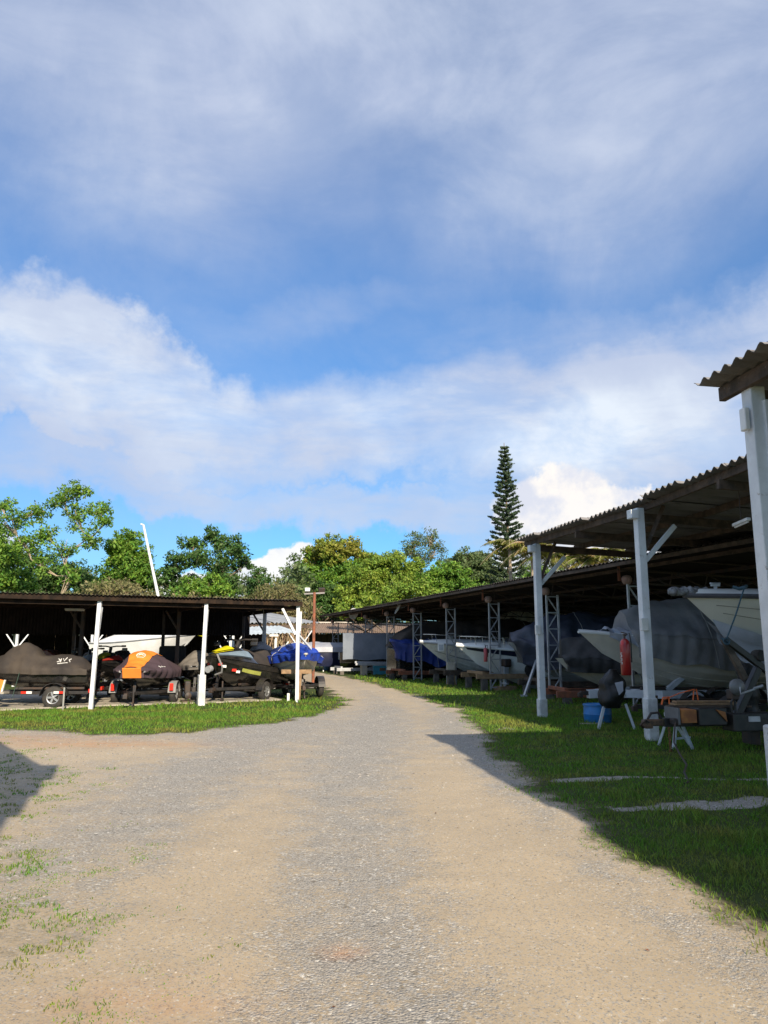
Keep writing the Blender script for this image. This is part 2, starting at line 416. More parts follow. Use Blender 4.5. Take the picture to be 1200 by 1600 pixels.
def blades(name, x, y, h, w, m, lean=.45, tris=1):
    n = len(x); a = RNG.uniform(0, 2 * PI, n); z = height(x, y)
    dx, dy = np.cos(a) * w / 2, np.sin(a) * w / 2
    lx, ly = RNG.normal(0, lean, n) * h, RNG.normal(0, lean, n) * h
    b = np.stack([x, y, z - .003], -1)
    if tris == 1:
        V = np.stack([b - np.stack([dx, dy, 0 * dx], -1), b + np.stack([dx, dy, 0 * dx], -1), b + np.stack([lx, ly, h], -1)], 1)
        Fq = np.arange(n * 3).reshape(n, 3)
    else:
        w2 = np.stack([dx, dy, 0 * dx], -1); mid = b + np.stack([lx * .35, ly * .35, h * .6], -1)
        V = np.stack([b - w2, b + w2, mid + w2 * .75, mid - w2 * .75, b + np.stack([lx, ly, h], -1)], 1)
        k = np.arange(n)[:, None] * 5
        Fq = np.concatenate([k + [0, 1, 2], k + [0, 2, 3], k + [3, 2, 4]], 0)
    return npmesh(name, V.reshape(-1, 3), Fq, m)
GRASS = mat('grass_blades', (.125, .25, .03), .75, col2=(.25, .235, .06), scale=.9, island=.4, spec=.2, trans=.35, contrast=(.42, .72))
def build_grass():
    P_ = []
    for (x0, x1, y0, y1, dens, h, w, tr) in ((-4.5, 6, 3.2, 7, 2300, .055, .007, 3), (-7, 8, 7, 12, 1050, .06, .010, 3), (-13, 12, 12, 20, 560, .075, .017, 1), (-14, 14, 20, 34, 130, .09, .03, 1), (-14, 9, 34, 60, 40, .10, .05, 1)):
        n = int((x1 - x0) * (y1 - y0) * dens); x = RNG.uniform(x0, x1, n); y = RNG.uniform(y0, y1, n)
        near = np.abs(x / y) < .80; x, y = x[near], y[near]
        g = grass_amount(x, y); b = bare_amount(x, y)
        dens_f = np.clip(g * 2.2 + .12, 0, 1) * (1 - np.clip(b * 9, 0, .93))
        weed = (x < -.5) & (y < 14.5)
        dens_f = np.where(weed, np.clip(g * 2.4 + .7, 0, 1) * (fbm(x * 7.5, y * 7.5, 2, 77) > .515), dens_f)
        pad = (y - (19.95 + .7)) - .51 * (x + 7.57)
        dens_f = np.where((x < -1.6) & (pad > .1), dens_f * .06, dens_f)
        keep = RNG.uniform(0, 1, len(x)) < dens_f
        x, y, g = x[keep], y[keep], g[keep]
        tuft = .35 + 1.7 * fbm(x * 3.1, y * 3.1, 3, 55) ** 2
        hh = h * .85 * tuft * RNG.uniform(.6, 1.35, len(x)) * np.clip(.55 + g, .5, 1.1)
        hh = np.where((x < -.5) & (y < 14.5), hh * .62, hh); me = blades('grass', x, y, hh, w * RNG.uniform(.7, 1.3, len(x)), GRASS, .5, tr); P_.append(me)
    # one object: join by stacking
    V = []; T = []; o = 0
    for me in P_:
        v = np.empty(len(me.vertices) * 3, np.float32); me.vertices.foreach_get('co', v)
        l = np.empty(len(me.loops), np.int32); me.loops.foreach_get('vertex_index', l)
        V.append(v.reshape(-1, 3)); T.append(l.reshape(-1, 3) + o); o += len(me.vertices); 
    ob = link('grass', npmesh('grass', np.concatenate(V), np.concatenate(T), GRASS)); 
    for me in P_: bpy.data.meshes.remove(me)
    tag(ob, 'short green lawn grass and weeds along both sides of the gravel road', 'grass'); kind(ob, 'stuff')
    # yellow sunlit fringe of longer grass at the road edge
build_grass()

def build_pebbles():
    m = mat('pebble_stone', (.37, .34, .29), .9, col2=(.25, .235, .215), scale=2., island=.4, spec=.2)
    base = np.array([(1, 0, 0), (0, 1, 0), (-1, 0, 0), (0, -1, 0), (0, 0, .7)], float); Fb = np.array([(0, 1, 4), (1, 2, 4), (2, 3, 4), (3, 0, 4)])
    X = []; Y = []; Sz = []
    for (y0, y1, dens, s) in ((3.3, 5.5, 2000, .006), (5.5, 9, 620, .0085), (9, 16, 160, .012), (16, 30, 16, .02)):
        n = int((y1 * 1.3) * (y1 - y0) * dens); y = RNG.uniform(y0, y1, n); x = RNG.uniform(-.62, .62, n) * y
        g = grass_amount(x, y); b = bare_amount(x, y)
        edge = np.exp(-((x - np.interp(y, *XR) + .2) / .35) ** 2)
        pr = .26 + .5 * edge + .45 * np.exp(-((x + .25) / .6) ** 2) + .4 * np.clip(-x / 3, 0, 1)
        pr *= np.clip(fbm(x * 2.2, y * 2.2, 4, 91) * 2.4 - .7, .03, 1)
        k = ((g < .05) | (b > 0)) & (RNG.uniform(0, 1, n) < pr)
        X.append(x[k]); Y.append(y[k]); Sz.append(s * RNG.lognormal(0, .3, k.sum()) * .85)
    x = np.concatenate(X); y = np.concatenate(Y); s = np.concatenate(Sz); n = len(x)
    a = RNG.uniform(0, 2 * PI, n); sx = s * RNG.uniform(.7, 1.4, n); sy = s * RNG.uniform(.6, 1.1, n)
    ca, sa = np.cos(a)[:, None], np.sin(a)[:, None]
    jit = RNG.uniform(.75, 1.25, (n, 5, 1)); Bv = base[None] * jit
    vx = Bv[:, :, 0] * sx[:, None]; vy = Bv[:, :, 1] * sy[:, None]
    V = np.stack([x[:, None] + vx * ca - vy * sa, y[:, None] + vx * sa + vy * ca, height(x, y)[:, None] + Bv[:, :, 2] * s[:, None] - .001], -1)
    Fq = (np.arange(n)[:, None, None] * 5 + Fb[None]).reshape(-1, 3)
    o = link('gravel_stones', npmesh('gravel_stones', V.reshape(-1, 3), Fq, m)); tag(o, 'loose grey gravel stones scattered over the sandy road', 'gravel'); kind(o, 'stuff')
build_pebbles()

def build_litter():
    m = mat('dry_fallen_leaf', (.16, .075, .03), .8, col2=(.09, .05, .025), scale=3, island=.4)
    n = 50; y = RNG.uniform(3.6, 13, n); x = RNG.uniform(-.55, .5, n) * y; a = RNG.uniform(0, 6.28, n); s = RNG.uniform(.008, .02, n)
    z = height(x, y) + .006; c, q = np.cos(a), np.sin(a); o = np.zeros(n)
    V = np.stack([np.stack([x + c * s, y + q * s, z], -1), np.stack([x - q * s * .35, y + c * s * .35, z + .006], -1), np.stack([x - c * s, y - q * s, z + .004], -1), np.stack([x + q * s * .35, y - c * s * .35, z + .001], -1)], 1)
    ob = link('fallen_leaves', npmesh('fallen_leaves', V.reshape(-1, 3), np.arange(n * 4).reshape(-1, 4), m)); tag(ob, 'few small brown dry leaves scattered on the gravel road', 'leaves'); kind(ob, 'stuff')
build_litter()
# ================================================================ sheds
WOOD = mat('old_brown_timber', (.115, .080, .058), .85, col2=(.055, .042, .033), scale=6, bump=.5, bscale=30, stretch=(1, 1, 1), dirt=((.30, .26, .22), .62))
WOODL = mat('raw_timber', (.34, .22, .12), .8, col2=(.22, .14, .08), scale=8, bump=.4, bscale=35)
WHITE = mat('white_painted_post', (.74, .77, .80), .55, col2=(.62, .65, .68), scale=3, bump=.3, bscale=25, dirt=((.33, .30, .26), .60))
WHITEC = mat('white_limewashed_concrete', (.66, .68, .70), .9, col2=(.48, .49, .49), scale=5, bump=.8, bscale=30, dirt=((.25, .23, .2), .60))
GALV = mat('silver_painted_steel', (.46, .48, .51), .45, metal=.35, col2=(.36, .37, .39), scale=5, dirt=((.22, .15, .1), .68))
DWOOD = mat('shade_dark_timber', (.018, .014, .012), .85, col2=(.04, .026, .018), scale=5, bump=.4, spec=.08)  # near-black timber: shade under the roofs put into the colour
DSTEEL = mat('dark_steel', (.045, .042, .042), .6, metal=.3, col2=(.08, .05, .035), scale=5)
FIBRO = mat('weathered_fibre_cement', (.23, .22, .215), .9, col2=(.145, .14, .135), scale=2.2, bump=.4, bscale=60, dirt=((.09, .08, .07), .6), stretch=(1, .25, 1))
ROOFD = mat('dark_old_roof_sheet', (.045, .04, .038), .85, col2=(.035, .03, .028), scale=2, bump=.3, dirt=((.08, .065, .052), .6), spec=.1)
ROOFG = mat('grey_roof_sheet', (.33, .35, .37), .75, col2=(.24, .25, .27), scale=1.6, dirt=((.15, .14, .13), .64), stretch=(1, .3, 1))
ROOFB = mat('pale_blue_grey_roof_sheet', (.50, .56, .60), .7, col2=(.38, .43, .46), scale=2)
RUST = mat('rusty_steel', (.30, .10, .05), .85, col2=(.16, .07, .045), scale=6, bump=.3)
BLACKP = mat('black_painted_steel', (.018, .018, .019), .4, col2=(.035, .03, .028), scale=7, dirt=((.09, .055, .035), .68))
CONC = mat('old_concrete', (.44, .40, .33), .95, col2=(.32, .29, .24), scale=2, bump=.6, bscale=30, dirt=((.20, .17, .13), .6))
PINKC = mat('pinkish_insulator_block', (.42, .27, .22), .8, col2=(.30, .2, .17), scale=6)
LAMPW = mat('white_enamel', (.8, .8, .78), .35)

def attach(o, parent):
    o.parent = parent; o.matrix_parent_inverse = parent.matrix_basis.inverted(); return o
def wpart(mb, name, m, parent, **k):
    o = mb.build(name, m, None, **k); return attach(o, parent)

def corr(width, length, pitch, amp, m, name='roof_sheet', thick=.007, per=6, rows=2, sag=0.):
    n = int(round(width / pitch * per)); xs = [width * i / n for i in range(n + 1)]
    mb = MB()
    for off in (0, -thick):
        rings = []
        for j in range(rows + 1):
            y = length * j / rows
            rings.append([(x, y, amp * math.cos(2 * PI * x / pitch) + off - sag * math.sin(PI * j / rows)) for x in xs])
        mb.loft(rings if off == 0 else [r[::-1] for r in rings], False, False)
    k = n + 1; tot = (rows + 1) * k
    top0 = list(range(k)); bot0 = [tot + k - 1 - i for i in range(k)]
    for i in range(n): mb.f.append((top0[i + 1], top0[i], bot0[i], bot0[i + 1]))
    o2 = rows * k
    for i in range(n): mb.f.append((o2 + top0[i], o2 + top0[i + 1], o2 + bot0[i + 1], o2 + bot0[i]))
    me = mb.mesh(name, m, True); me.set_sharp_from_angle(angle=R(50)); return me
def lay_roof(parent, line, back, slope, length, width, step, pitch, amp, m, jit=.03, name='roof_sheet', rows=2, rnd=random):
    """sheets side by side along an eave polyline; back = horizontal unit vector away from the eave"""
    me = [corr(width, length, pitch, amp, m, name, rows=rows), corr(width, length * .985, pitch, amp, m, name, rows=rows)]
    pts = [Vector(p) for p in line]; seg = [(pts[i + 1] - pts[i]).length for i in range(len(pts) - 1)]; tot = sum(seg); s = 0.; i = 0
    back = Vector(back).normalized(); out = []
    while s < tot - .3:
        q = s; k = 0
        while q > seg[k] and k < len(seg) - 1: q -= seg[k]; k += 1
        d = (pts[k + 1] - pts[k]).normalized(); p = pts[k] + d * q
        yv = Vector((back.x, back.y, slope)).normalized(); xv = (d - yv * d.dot(yv)).normalized(); zv = xv.cross(yv)
        if zv.z < 0: # keep the sheet the right way up
            zv = -zv
        j = rnd.uniform(-jit, jit)
        M = Matrix((xv, yv, zv)).transposed().to_4x4(); M.translation = p + yv * j + zv * (.009 * (i % 2) + rnd.uniform(-.004, .004))
        o = bpy.data.objects.new(name, me[i % 2]); C.objects.link(o); o.parent = parent
        o.matrix_parent_inverse = parent.matrix_basis.inverted(); o.matrix_basis = M; out.append(o)
        s += step; i += 1
    return out

# ---- near canopy (its end corner and one post are in view)
N1 = Vector((1, .145, 0)).normalized(); D1 = Vector((-.145, 1, 0)).normalized()
c1 = Vector((3.17, 7.3, 4.2))
sh1 = thing('storage_shed', 'nearest corrugated canopy at the right edge, only its eave corner and one white post showing', 'shed', (3.45, 6.9, 0), 0, 'open boat storage sheds')
e1 = [c1 - D1 * (14.5), c1]
lay_roof(sh1, [tuple(e1[1]), tuple(e1[0])], N1, -.02, 8, 1.15, 1.062, .177, .028, FIBRO, .10)
wpart(MB().bar(c1 + N1 * .22 - D1 * .06 + Vector((0, 0, -.11)), c1 + N1 * .22 - D1 * 14 + Vector((0, 0, -.11)), .07, .14), 'beam', WOOD, sh1, bevel=.006)
for t in (1.7, 3.3, 5.0, 6.8):
    wpart(MB().bar(c1 + N1 * t - D1 * .06 + Vector((0, 0, -.12 - t * .02)), c1 + N1 * t - D1 * 14 + Vector((0, 0, -.12 - .02 * t)), .06, .12), 'beam', WOOD, sh1, bevel=.006)
for s in (.42, 4.3, 8.2, 12.1):
    b0 = c1 - D1 * s + Vector((0, 0, -.27))
    wpart(MB().bar(b0 + N1 * .25, b0 + N1 * 7.8 + Vector((0, 0, -.15)), .07, .18), 'rafter', WOOD, sh1, bevel=.006)
    if s > 1 and s < 9 or s < 1:
        q = b0 + N1 * .31
        po = wpart(MB().box((q.x, q.y, 2.02), (.15, .15, 4.04), math.atan2(N1.y, N1.x)), 'post', WHITE, sh1, bevel=.01)
        MB().box((q.x, q.y, .45), (.24, .24, .92), math.atan2(N1.y, N1.x)).build('post_sleeve', WHITEC, po, bevel=.02)
        MB().box((q.x + .085, q.y - .06, 1.95), (.075, .07, 3.9), math.atan2(N1.y, N1.x)).build('side_batten', WHITE, po, bevel=.006)
        MB().box((q.x - .115, q.y - .03, 3.72), (.05, .09, .22), math.atan2(N1.y, N1.x)).build('junction_box', LAMPW, po, bevel=.01)

# ---- second canopy
E2 = [(3.27, 18.3, 4.16), (4.0, 15.6, 4.165), (4.47, 13.9, 4.185), (4.83, 12.2, 4.24), (5.18, 10.65, 4.32), (5.62, 8.1, 4.46), (6.1, 6.4, 4.56)]
N2 = Vector((1, .22, 0)).normalized(); D2 = Vector((-.22, 1, 0)).normalized()
sh2 = thing('storage_shed', 'middle corrugated canopy on white posts with red fire extinguisher, boats backed under it', 'shed', (3.6, 17.8, 0), 0, 'open boat storage sheds')
random.seed(21)
lay_roof(sh2, E2, N2, -.042, 9.0, 1.15, 1.062, .177, .033, FIBRO, .09, rows=3)
def along(line, s):
    pts = [Vector(p) for p in line]
    for a, b in zip(pts[:-1], pts[1:]):
        L = (b - a).length
        if s <= L or b is pts[-1]: return a + (b - a).normalized() * s
        s -= L
for t in (.2, 1.5, 2.9, 4.3, 5.8, 7.3, 8.8):
    for (a, b) in zip(E2[:-1], E2[1:]):
        off = N2 * t + Vector((0, 0, -.09 - .042 * t))
        wpart(MB().bar(Vector(a) + off, Vector(b) + off, .06, .12 if t > .3 else .13), 'purlin', WOOD, sh2, bevel=.006)
for s, nm in ((.45, 'rafter'), (2.6, 'rafter'), (4.75, 'rafter'), (7.2, 'rafter')):
    p = along(E2, s) + Vector((0, 0, -.23))
    wpart(MB().bar(p + N2 * .1, p + N2 * 8.9 + Vector((0, 0, -.37)), .07, .15), nm, WOOD, sh2, bevel=.006)
for (x, y, w, zt, zs) in ((3.62, 17.8, .165, 4.0, .42), (4.62, 13.5, .165, 4.07, .72)):
    rz = math.atan2(N2.y, N2.x)
    po = wpart(MB().box((x, y, zt / 2), (w * .9, w * .9, zt), rz), 'post', WHITE, sh2, bevel=.012)
    MB().box((x, y, zs / 2), (w * 1.18, w * 1.15, zs), rz).build('post_sleeve', WHITEC, po, bevel=.02)
    MB().box((x - .12, y - .05, zt - .12), (.16, .16, .16), rz).build('post_cap', WHITE, po, bevel=.01)
    b0 = Vector((x, y, zt - .95)) 
    wpart(MB().bar(b0 + N2 * .08, b0 + N2 * .72 + Vector((0, 0, .66)), .055, .085), 'brace', WHITE, sh2, bevel=.004)
    wpart(MB().bar(b0 + N2 * .1 + D2 * .1 + Vector((0, 0, .1)), b0 + N2 * .45 - D2 * .1 + Vector((0, 0, 1.0)), .05, .07), 'brace', WOOD, sh2, bevel=.004)
    wpart(MB().box((x - .06, y - .13, 1.98), (.13, .07, .22), rz), 'junction_box', LAMPW, sh2, bevel=.012)
# rear posts of the second canopy
for s in (.5, 4.7):
    p = along(E2, s) + N2 * 8.6; wpart(MB().box((p.x, p.y, 1.85), (.14, .14, 3.7), 0), 'post', WOOD, sh2, bevel=.01)
# hanging tube lamp
lp = at(1158, 815, 11.6); lt = thing('tube_lamp', 'white strip lamp hanging under the middle canopy, behind the nearest post', 'lamp', lp)
MB().bar((0, -.25, 0), (0.05, .35, 0), .07, .05).build('lamp_housing', LAMPW, lt, bevel=.01); MB().cyl((0, -.22, -.04), (.05, .32, -.04), .015, 8).build('lamp_tube', mat('unlit_tube', (.8, .8, .8), .3), lt)
MB().cyl((0, 0, .02), (0, 0, .55), .006, 6).build('hanging_wire', DSTEEL, lt)

# ---- long low shed on lattice columns
D3 = Vector((-.3026, 1, 0)).normalized(); N3 = Vector((1, .3026, 0)).normalized()
e3 = lambda d, z=3.75: Vector((6.0 - .3026 * (d - 19), d, z))
sh3 = thing('storage_shed', 'long low dark shed on silver lattice columns curving away behind the bend', 'shed', (5.37, 24.2, 0), 0, 'open boat storage sheds')
random.seed(31)
lay_roof(sh3, [tuple(e3(53.7)), tuple(e3(14.5))], N3, -.028, 17, 1.15, 1.062, .177, .022, ROOFD, .03)
tg = lambda d: Vector((5.37 - .297 * (d - 24.2), d, 0))
for t in (.06, .9, 3.2, 6, 9, 12, 15, 16.8):
    off = N3 * t + Vector((0, 0, -.075 - .028 * t))
    wpart(MB().bar(e3(53.6) + off, e3(14.6) + off, .05, .09), 'purlin', WOOD if t < 2 else DSTEEL, sh3)
TW = .40; TH = 3.22; NM = 6
cho = MB()
for sx in (-TW / 2, TW / 2): cho.bar((sx, 0, 0), (sx, 0, TH), .06, .05)
cho_me = cho.mesh('lattice_column', GALV); rung_me = MB().bar((-TW / 2 + .03, 0, 0), (TW / 2 - .03, 0, 0), .035, .035).mesh('rung', GALV)
mh = (TH - .16) / NM
dg = [MB().bar((s * (-TW / 2 + .03), .0, 0), (s * (TW / 2 - .03), .0, mh - .04), .032, .032).mesh('diagonal', GALV) for s in (1, -1)]
rz3 = math.atan2(N3.y, N3.x)
tower_d = [20.0 + 4.22 * k for k in range(9)]
for k, d in enumerate(tower_d):
    p = tg(d)
    co = bpy.data.objects.new('lattice_column', cho_me); C.objects.link(co); co.parent = sh3; co.matrix_parent_inverse = sh3.matrix_basis.inverted(); co.location = p; co.rotation_euler = (0, 0, rz3)
    for j in range(NM + 1):
        part_copy('rung', rung_me, co, (0, 0, .12 + mh * j * .995))
        if j < NM: part_copy('diagonal', dg[j % 2], co, (0, 0, .14 + mh * j))
    part_copy('column_head', MB().lathe([(.02, -.12), (.09, -.12), (.13, -.05), (.14, .03), (.10, .10), (.02, .12)], n=14).mesh('column_head', PINKC, True), co, (-TW / 2 - .02, 0, TH + .12))
    wpart(MB().bar(p - N3 * .45 + Vector((0, 0, 3.3)), p - N3 * .45 + Vector((0, 0, 3.68)), .045, .06), 'eave_strut', RUST, sh3)
    # roof truss running back from the column
    tr = MB(); a = p - N3 * .5 + Vector((0, 0, 3.6)); b = p + N3 * 15.5 + Vector((0, 0, 3.15)); a2 = p + Vector((0, 0, 3.25)); b2 = p + N3 * 15.5 + Vector((0, 0, 2.75))
    tr.bar(a, b, .05, .05).bar(a2, b2, .05, .05)
    for i in range(14):
        u, v = i / 14, (i + 1) / 14
        tr.bar(a2.lerp(b2, u), a.lerp(b, (u + v) / 2), .03, .03).bar(a.lerp(b, (u + v) / 2), a2.lerp(b2, v), .03, .03)
    wpart(tr, 'roof_truss', DSTEEL, sh3)
    q = p + N3 * 15.3
    wpart(MB().box((q.x, q.y, 1.4), (.16, .16, 2.8), rz3), 'post', WOOD if k % 2 else WHITE, sh3)
    q = p + N3 * 8.0
    wpart(MB().box((q.x, q.y, 1.5), (.13, .13, 3.0), rz3), 'post', WOOD, sh3)
# timber repair at the foot of one column
pf = tg(tower_d[3]); o = thing('timber_prop', 'propped timber frame with plaster block at a lattice column foot', 'prop', pf - N3 * .1 - D3 * .22)
MB().bar((-.16, 0, 0), (-.10, 0, .62), .06).bar((.16, 0, 0), (.08, 0, .62), .06).bar((-.1, .02, .1), (.12, .02, .56), .05).box((0, 0, .03), (.46, .12, .06)).build('prop_leg', WOODL, o)
MB().box((0, 0, .78), (.36, .26, .32)).build('plaster_block', CONC, o, bevel=.04); MB().box((-.02, .0, .60), (.5, .2, .06)).build('prop_plate', WOOD, o)
# diagonal cross bracing between far columns
wpart(MB().bar(tg(tower_d[6]) + N3 * 1 + Vector((0, 0, 1.9)), tg(tower_d[8]) + N3 * 1 + Vector((0, 0, 3.2)), .06).bar(tg(tower_d[6]) + N3 * 1 + Vector((0, .1, 3.2)), tg(tower_d[8]) + N3 * 1 + Vector((0, .1, 1.9)), .06), 'cross_brace', DSTEEL, sh3)
# dish lamps on the eave
def dish(px, py, d, lab, rz, tilt):
    p = at(px, py, d); t = thing('satellite_dish', lab, 'dish', p, rz, 'white dishes under the long shed eave')
    pr = [(r, .55 * r * r) for r in (.0, .1, .2, .3, .36)]
    m = MB().lathe(pr + [(r, .55 * r * r - .012) for r in (.36, .3, .2, .1, .0)], n=24)
    o = m.build('reflector', LAMPW, t, smooth=True); o.rotation_euler = (0, tilt, 0)
    MB().tube([(.02, 0, 0), (.28, 0, .06), (.42, 0, .22)], .018, 8).build('mount_arm', GALV, t); MB().tube([(0, 0, 0), (-.1, 0, .2)], .01, 6).build('feed_arm', GALV, t)
dish(624, 950, 38.5, 'round white dish under the long shed eave, facing the road, nearer one', R(10), R(-62))
dish(553, 959, 49.0, 'far white dish seen edge-on under the long shed eave beyond the facing one', R(60), R(-80))

# ---- low shed on the left with jet skis
LA = Vector((-7.57, 19.95, 0)); LB = Vector((-2.57, 22.5, 0)); DL = (LB - LA).normalized(); NL = Vector((-DL.y, DL.x, 0)); rzl = math.atan2(DL.y, DL.x)
shl = thing('storage_shed', 'low dark tin-roofed shed on the left sheltering a row of jet skis', 'shed', LA, 0, 'open boat storage sheds')
random.seed(5)
eaveL = LA - DL * 12.4 - NL * .22; eaveR = LB + DL * .22 - NL * .22
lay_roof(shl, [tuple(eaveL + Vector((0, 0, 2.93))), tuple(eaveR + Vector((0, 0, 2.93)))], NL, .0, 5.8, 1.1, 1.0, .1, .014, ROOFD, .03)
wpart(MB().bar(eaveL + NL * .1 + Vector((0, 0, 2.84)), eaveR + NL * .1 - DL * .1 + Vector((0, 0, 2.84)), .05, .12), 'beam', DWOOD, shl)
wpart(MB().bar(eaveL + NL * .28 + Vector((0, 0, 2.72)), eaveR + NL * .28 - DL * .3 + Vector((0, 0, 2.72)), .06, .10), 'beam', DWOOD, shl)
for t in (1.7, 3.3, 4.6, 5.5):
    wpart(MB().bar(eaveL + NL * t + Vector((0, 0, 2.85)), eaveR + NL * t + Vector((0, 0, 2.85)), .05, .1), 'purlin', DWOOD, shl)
for i in range(-4, 3):
    base = LA + (LB - LA) * (i / 2)
    if i == 1: base = Vector((-5.05, 21.2, 0))
    po = wpart(MB().bar(base + Vector((.05, 0, 0)), base + DL * (.1 if i < 2 else .03) + Vector((0, 0, 2.86)), .095 if i != 2 else .085, .1), 'post', WHITE, shl, bevel=.01)
    if i == 1: MB().box(tuple(base + Vector((.06, -.03, .42))), (.19, .17, .84), rzl).build('post_sleeve', WHITEC, po, bevel=.015)
    r0 = base + Vector((0, 0, 2.74)); wpart(MB().bar(r0, r0 + NL * 5.5, .06, .13), 'rafter', DWOOD, shl)
    wpart(MB().bar(base + DL * .12 + NL * .05 + Vector((0, 0, 2.05)), base + DL * .16 + NL * .10 + Vector((0, 0, 2.62)), .05, .06), 'brace', WHITE, shl)
    q = base + NL * 3.1
    if i == 2: wpart(MB().bar(q, q + Vector((.03, 0, 2.8)), .11, .11), 'post', mat('grey_painted_post', (.42, .43, .42), .6), shl)
    else:
        wpart(MB().bar(q + Vector((0, 0, 1.1)), q + Vector((0.02, 0, 2.8)), .1, .1), 'post', DSTEEL, shl); wpart(MB().bar(q, q + Vector((0, 0, 1.1)), .11, .11), 'post', mat('brown_painted_steel', (.19, .12, .085), .6), shl)
    wpart(MB().bar(q + Vector((0, 0, 2.1)), q - DL * .4 + Vector((0, 0, 2.7)), .05, .05), 'brace', DSTEEL, shl)
    q = base + NL * 5.4; wpart(MB().bar(q, q + Vector((0, 0, 2.8)), .09, .09), 'post', DSTEEL, shl)
b0 = LB + Vector((-.04, 0, 1.95)); wpart(MB().bar(b0, b0 - DL * .42 + Vector((0, 0, .75)), .055, .075), 'brace', WHITE, shl, bevel=.004)
b0 = LB + Vector((.04, .05, 1.95)); wpart(MB().bar(b0, b0 + NL * .6 + DL * .65 + Vector((0, 0, -.42)), .05, .06), 'brace', WHITE, shl, bevel=.004)
# hanging tin skirt along the back
pv = bpy.data.objects.new
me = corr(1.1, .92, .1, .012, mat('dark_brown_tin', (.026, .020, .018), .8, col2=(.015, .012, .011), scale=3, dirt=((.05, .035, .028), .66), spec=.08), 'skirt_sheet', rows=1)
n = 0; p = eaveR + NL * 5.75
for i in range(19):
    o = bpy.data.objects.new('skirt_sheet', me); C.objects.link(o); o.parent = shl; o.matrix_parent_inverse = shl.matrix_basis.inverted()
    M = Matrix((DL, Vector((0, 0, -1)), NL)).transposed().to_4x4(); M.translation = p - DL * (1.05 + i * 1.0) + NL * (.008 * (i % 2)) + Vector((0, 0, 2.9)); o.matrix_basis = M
lp = at(117, 952, 22.2); t = thing('tube_lamp', 'white strip lamp fixed under the dark roof of the left jet ski shed', 'lamp', lp, rzl)
MB().box((0, 0, 0), (.55, .06, .05)).build('lamp_housing', LAMPW, t, bevel=.01); MB().cyl((-.26, 0, -.035), (.26, 0, -.035), .014, 8).build('lamp_tube', MATS['unlit_tube'], t)
MB().cyl((-.15, 0, .02), (-.15, 0, .26), .006, 6).cyl((.15, 0, .02), (.15, 0, .26), .006, 6).build('hanging_wire', DSTEEL, t)
# concrete floor strip under it
fl = MB(); rr = []
for (s, t0) in ((-13, .35), (.0, .45), (.25, .6), (.5, .4), (.8, .55), (1.02, .5)):
    pass
a = LA - DL * 13 + NL * .7; b = LB + DL * -.1 + NL * .75
prs = []
for i in range(40):
    u = i / 39; p = a.lerp(b, u) - NL * (.12 * math.sin(i * 1.7) + .1 * math.sin(i * .6)); prs.append(p)
vs = [(p.x, p.y, .012) for p in prs] + [(p.x, p.y, .05) for p in prs] + [((p + NL * 9).x, (p + NL * 9).y, .05) for p in prs]
fs = []
for i in range(39): fs += [(i, i + 1, 41 + i, 40 + i), (40 + i, 41 + i, 81 + i, 80 + i)]
kind(MB().add(vs, fs).build('concrete_floor', CONC))

# ---- sheds behind the left one
def ypost(mb_parent, p, h, dirv, m):
    o = wpart(MB().bar(p, p + Vector((0, 0, h)), .09), 'post', m, mb_parent)
    MB().bar(p + Vector((0, 0, h - .85)) + dirv * .07, p + dirv * .55 + Vector((0, 0, h - .15)), .045).build('brace', m, o)
    MB().bar(p + Vector((0, 0, h - .85)) - dirv * .07, p - dirv * .55 + Vector((0, 0, h - .15)), .045).build('brace', m, o)
r1 = Vector((-3.25, 34, 0)); DR = Vector((.97, .24, 0)).normalized(); NR = Vector((-.45, .89, 0)).normalized()
s = thing('storage_shed', 'grey-roofed shed behind the jet ski shed, white Y-braced posts', 'shed', r1, 0, 'sheds behind the jet ski shed')
lay_roof(s, [tuple(r1 - DR * 24 + Vector((0, 0, 2.62))), tuple(r1 + Vector((0, 0, 2.62)))], NR, .10, 8, 1.15, 1.062, .177, .03, ROOFG, .03)
wpart(MB().bar(r1 - DR * 24 + NR * .2 + Vector((0, 0, 2.48)), r1 + NR * .2 + Vector((0, 0, 2.48)), .08, .14), 'beam', WOOD, s)
for i in range(9): ypost(s, r1 - DR * (.4 + i * 2.9) + NR * .3, 2.45, DR, WHITE)
for i in range(9): ypost(s, r1 - DR * (.4 + i * 2.9) + NR * 5.2, 2.95, DR, WHITE)
shade_wall = MB().box((0, 0, 1.55), (.6, .05, 3.1)).mesh('wall_plank', DWOOD)  # back wall added in near-black so the shed interior reads as shade
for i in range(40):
    q = r1 - DR * (i * .61) + NR * 8.0; o = bpy.data.objects.new('wall_plank', shade_wall); C.objects.link(o); attach(o, s); o.matrix_basis = Matrix.Translation(q + NR * .02 * (i % 2)) @ Matrix.Rotation(math.atan2(DR.y, DR.x), 4, 'Z')
r2 = Vector((-4.0, 31.0, 0)); DR2 = Vector((.85, .5, 0)).normalized()
s = thing('storage_shed', 'low pale blue-grey lean-to roof tucked between the jet ski shed and grey shed', 'shed', r2, 0, 'sheds behind the jet ski shed')
lay_roof(s, [tuple(r2 - DR2 * 2.6 + Vector((0, 0, 2.02))), tuple(r2 + Vector((0, 0, 2.14)))], NR, .13, 2.6, 1.15, 1.062, .177, .02, ROOFB, .02)
for i in range(2): ypost(s, r2 - DR2 * (.3 + i * 1.9) + NR * .3, 1.95, DR2, WHITE)
lp = at(428, 993, 30); t = thing('tube_lamp', 'small white strip lamp at the edge of the pale lean-to roof', 'lamp', lp, .3)
MB().box((0, 0, 0), (.35, .06, .08)).build('lamp_housing', LAMPW, t, bevel=.01)

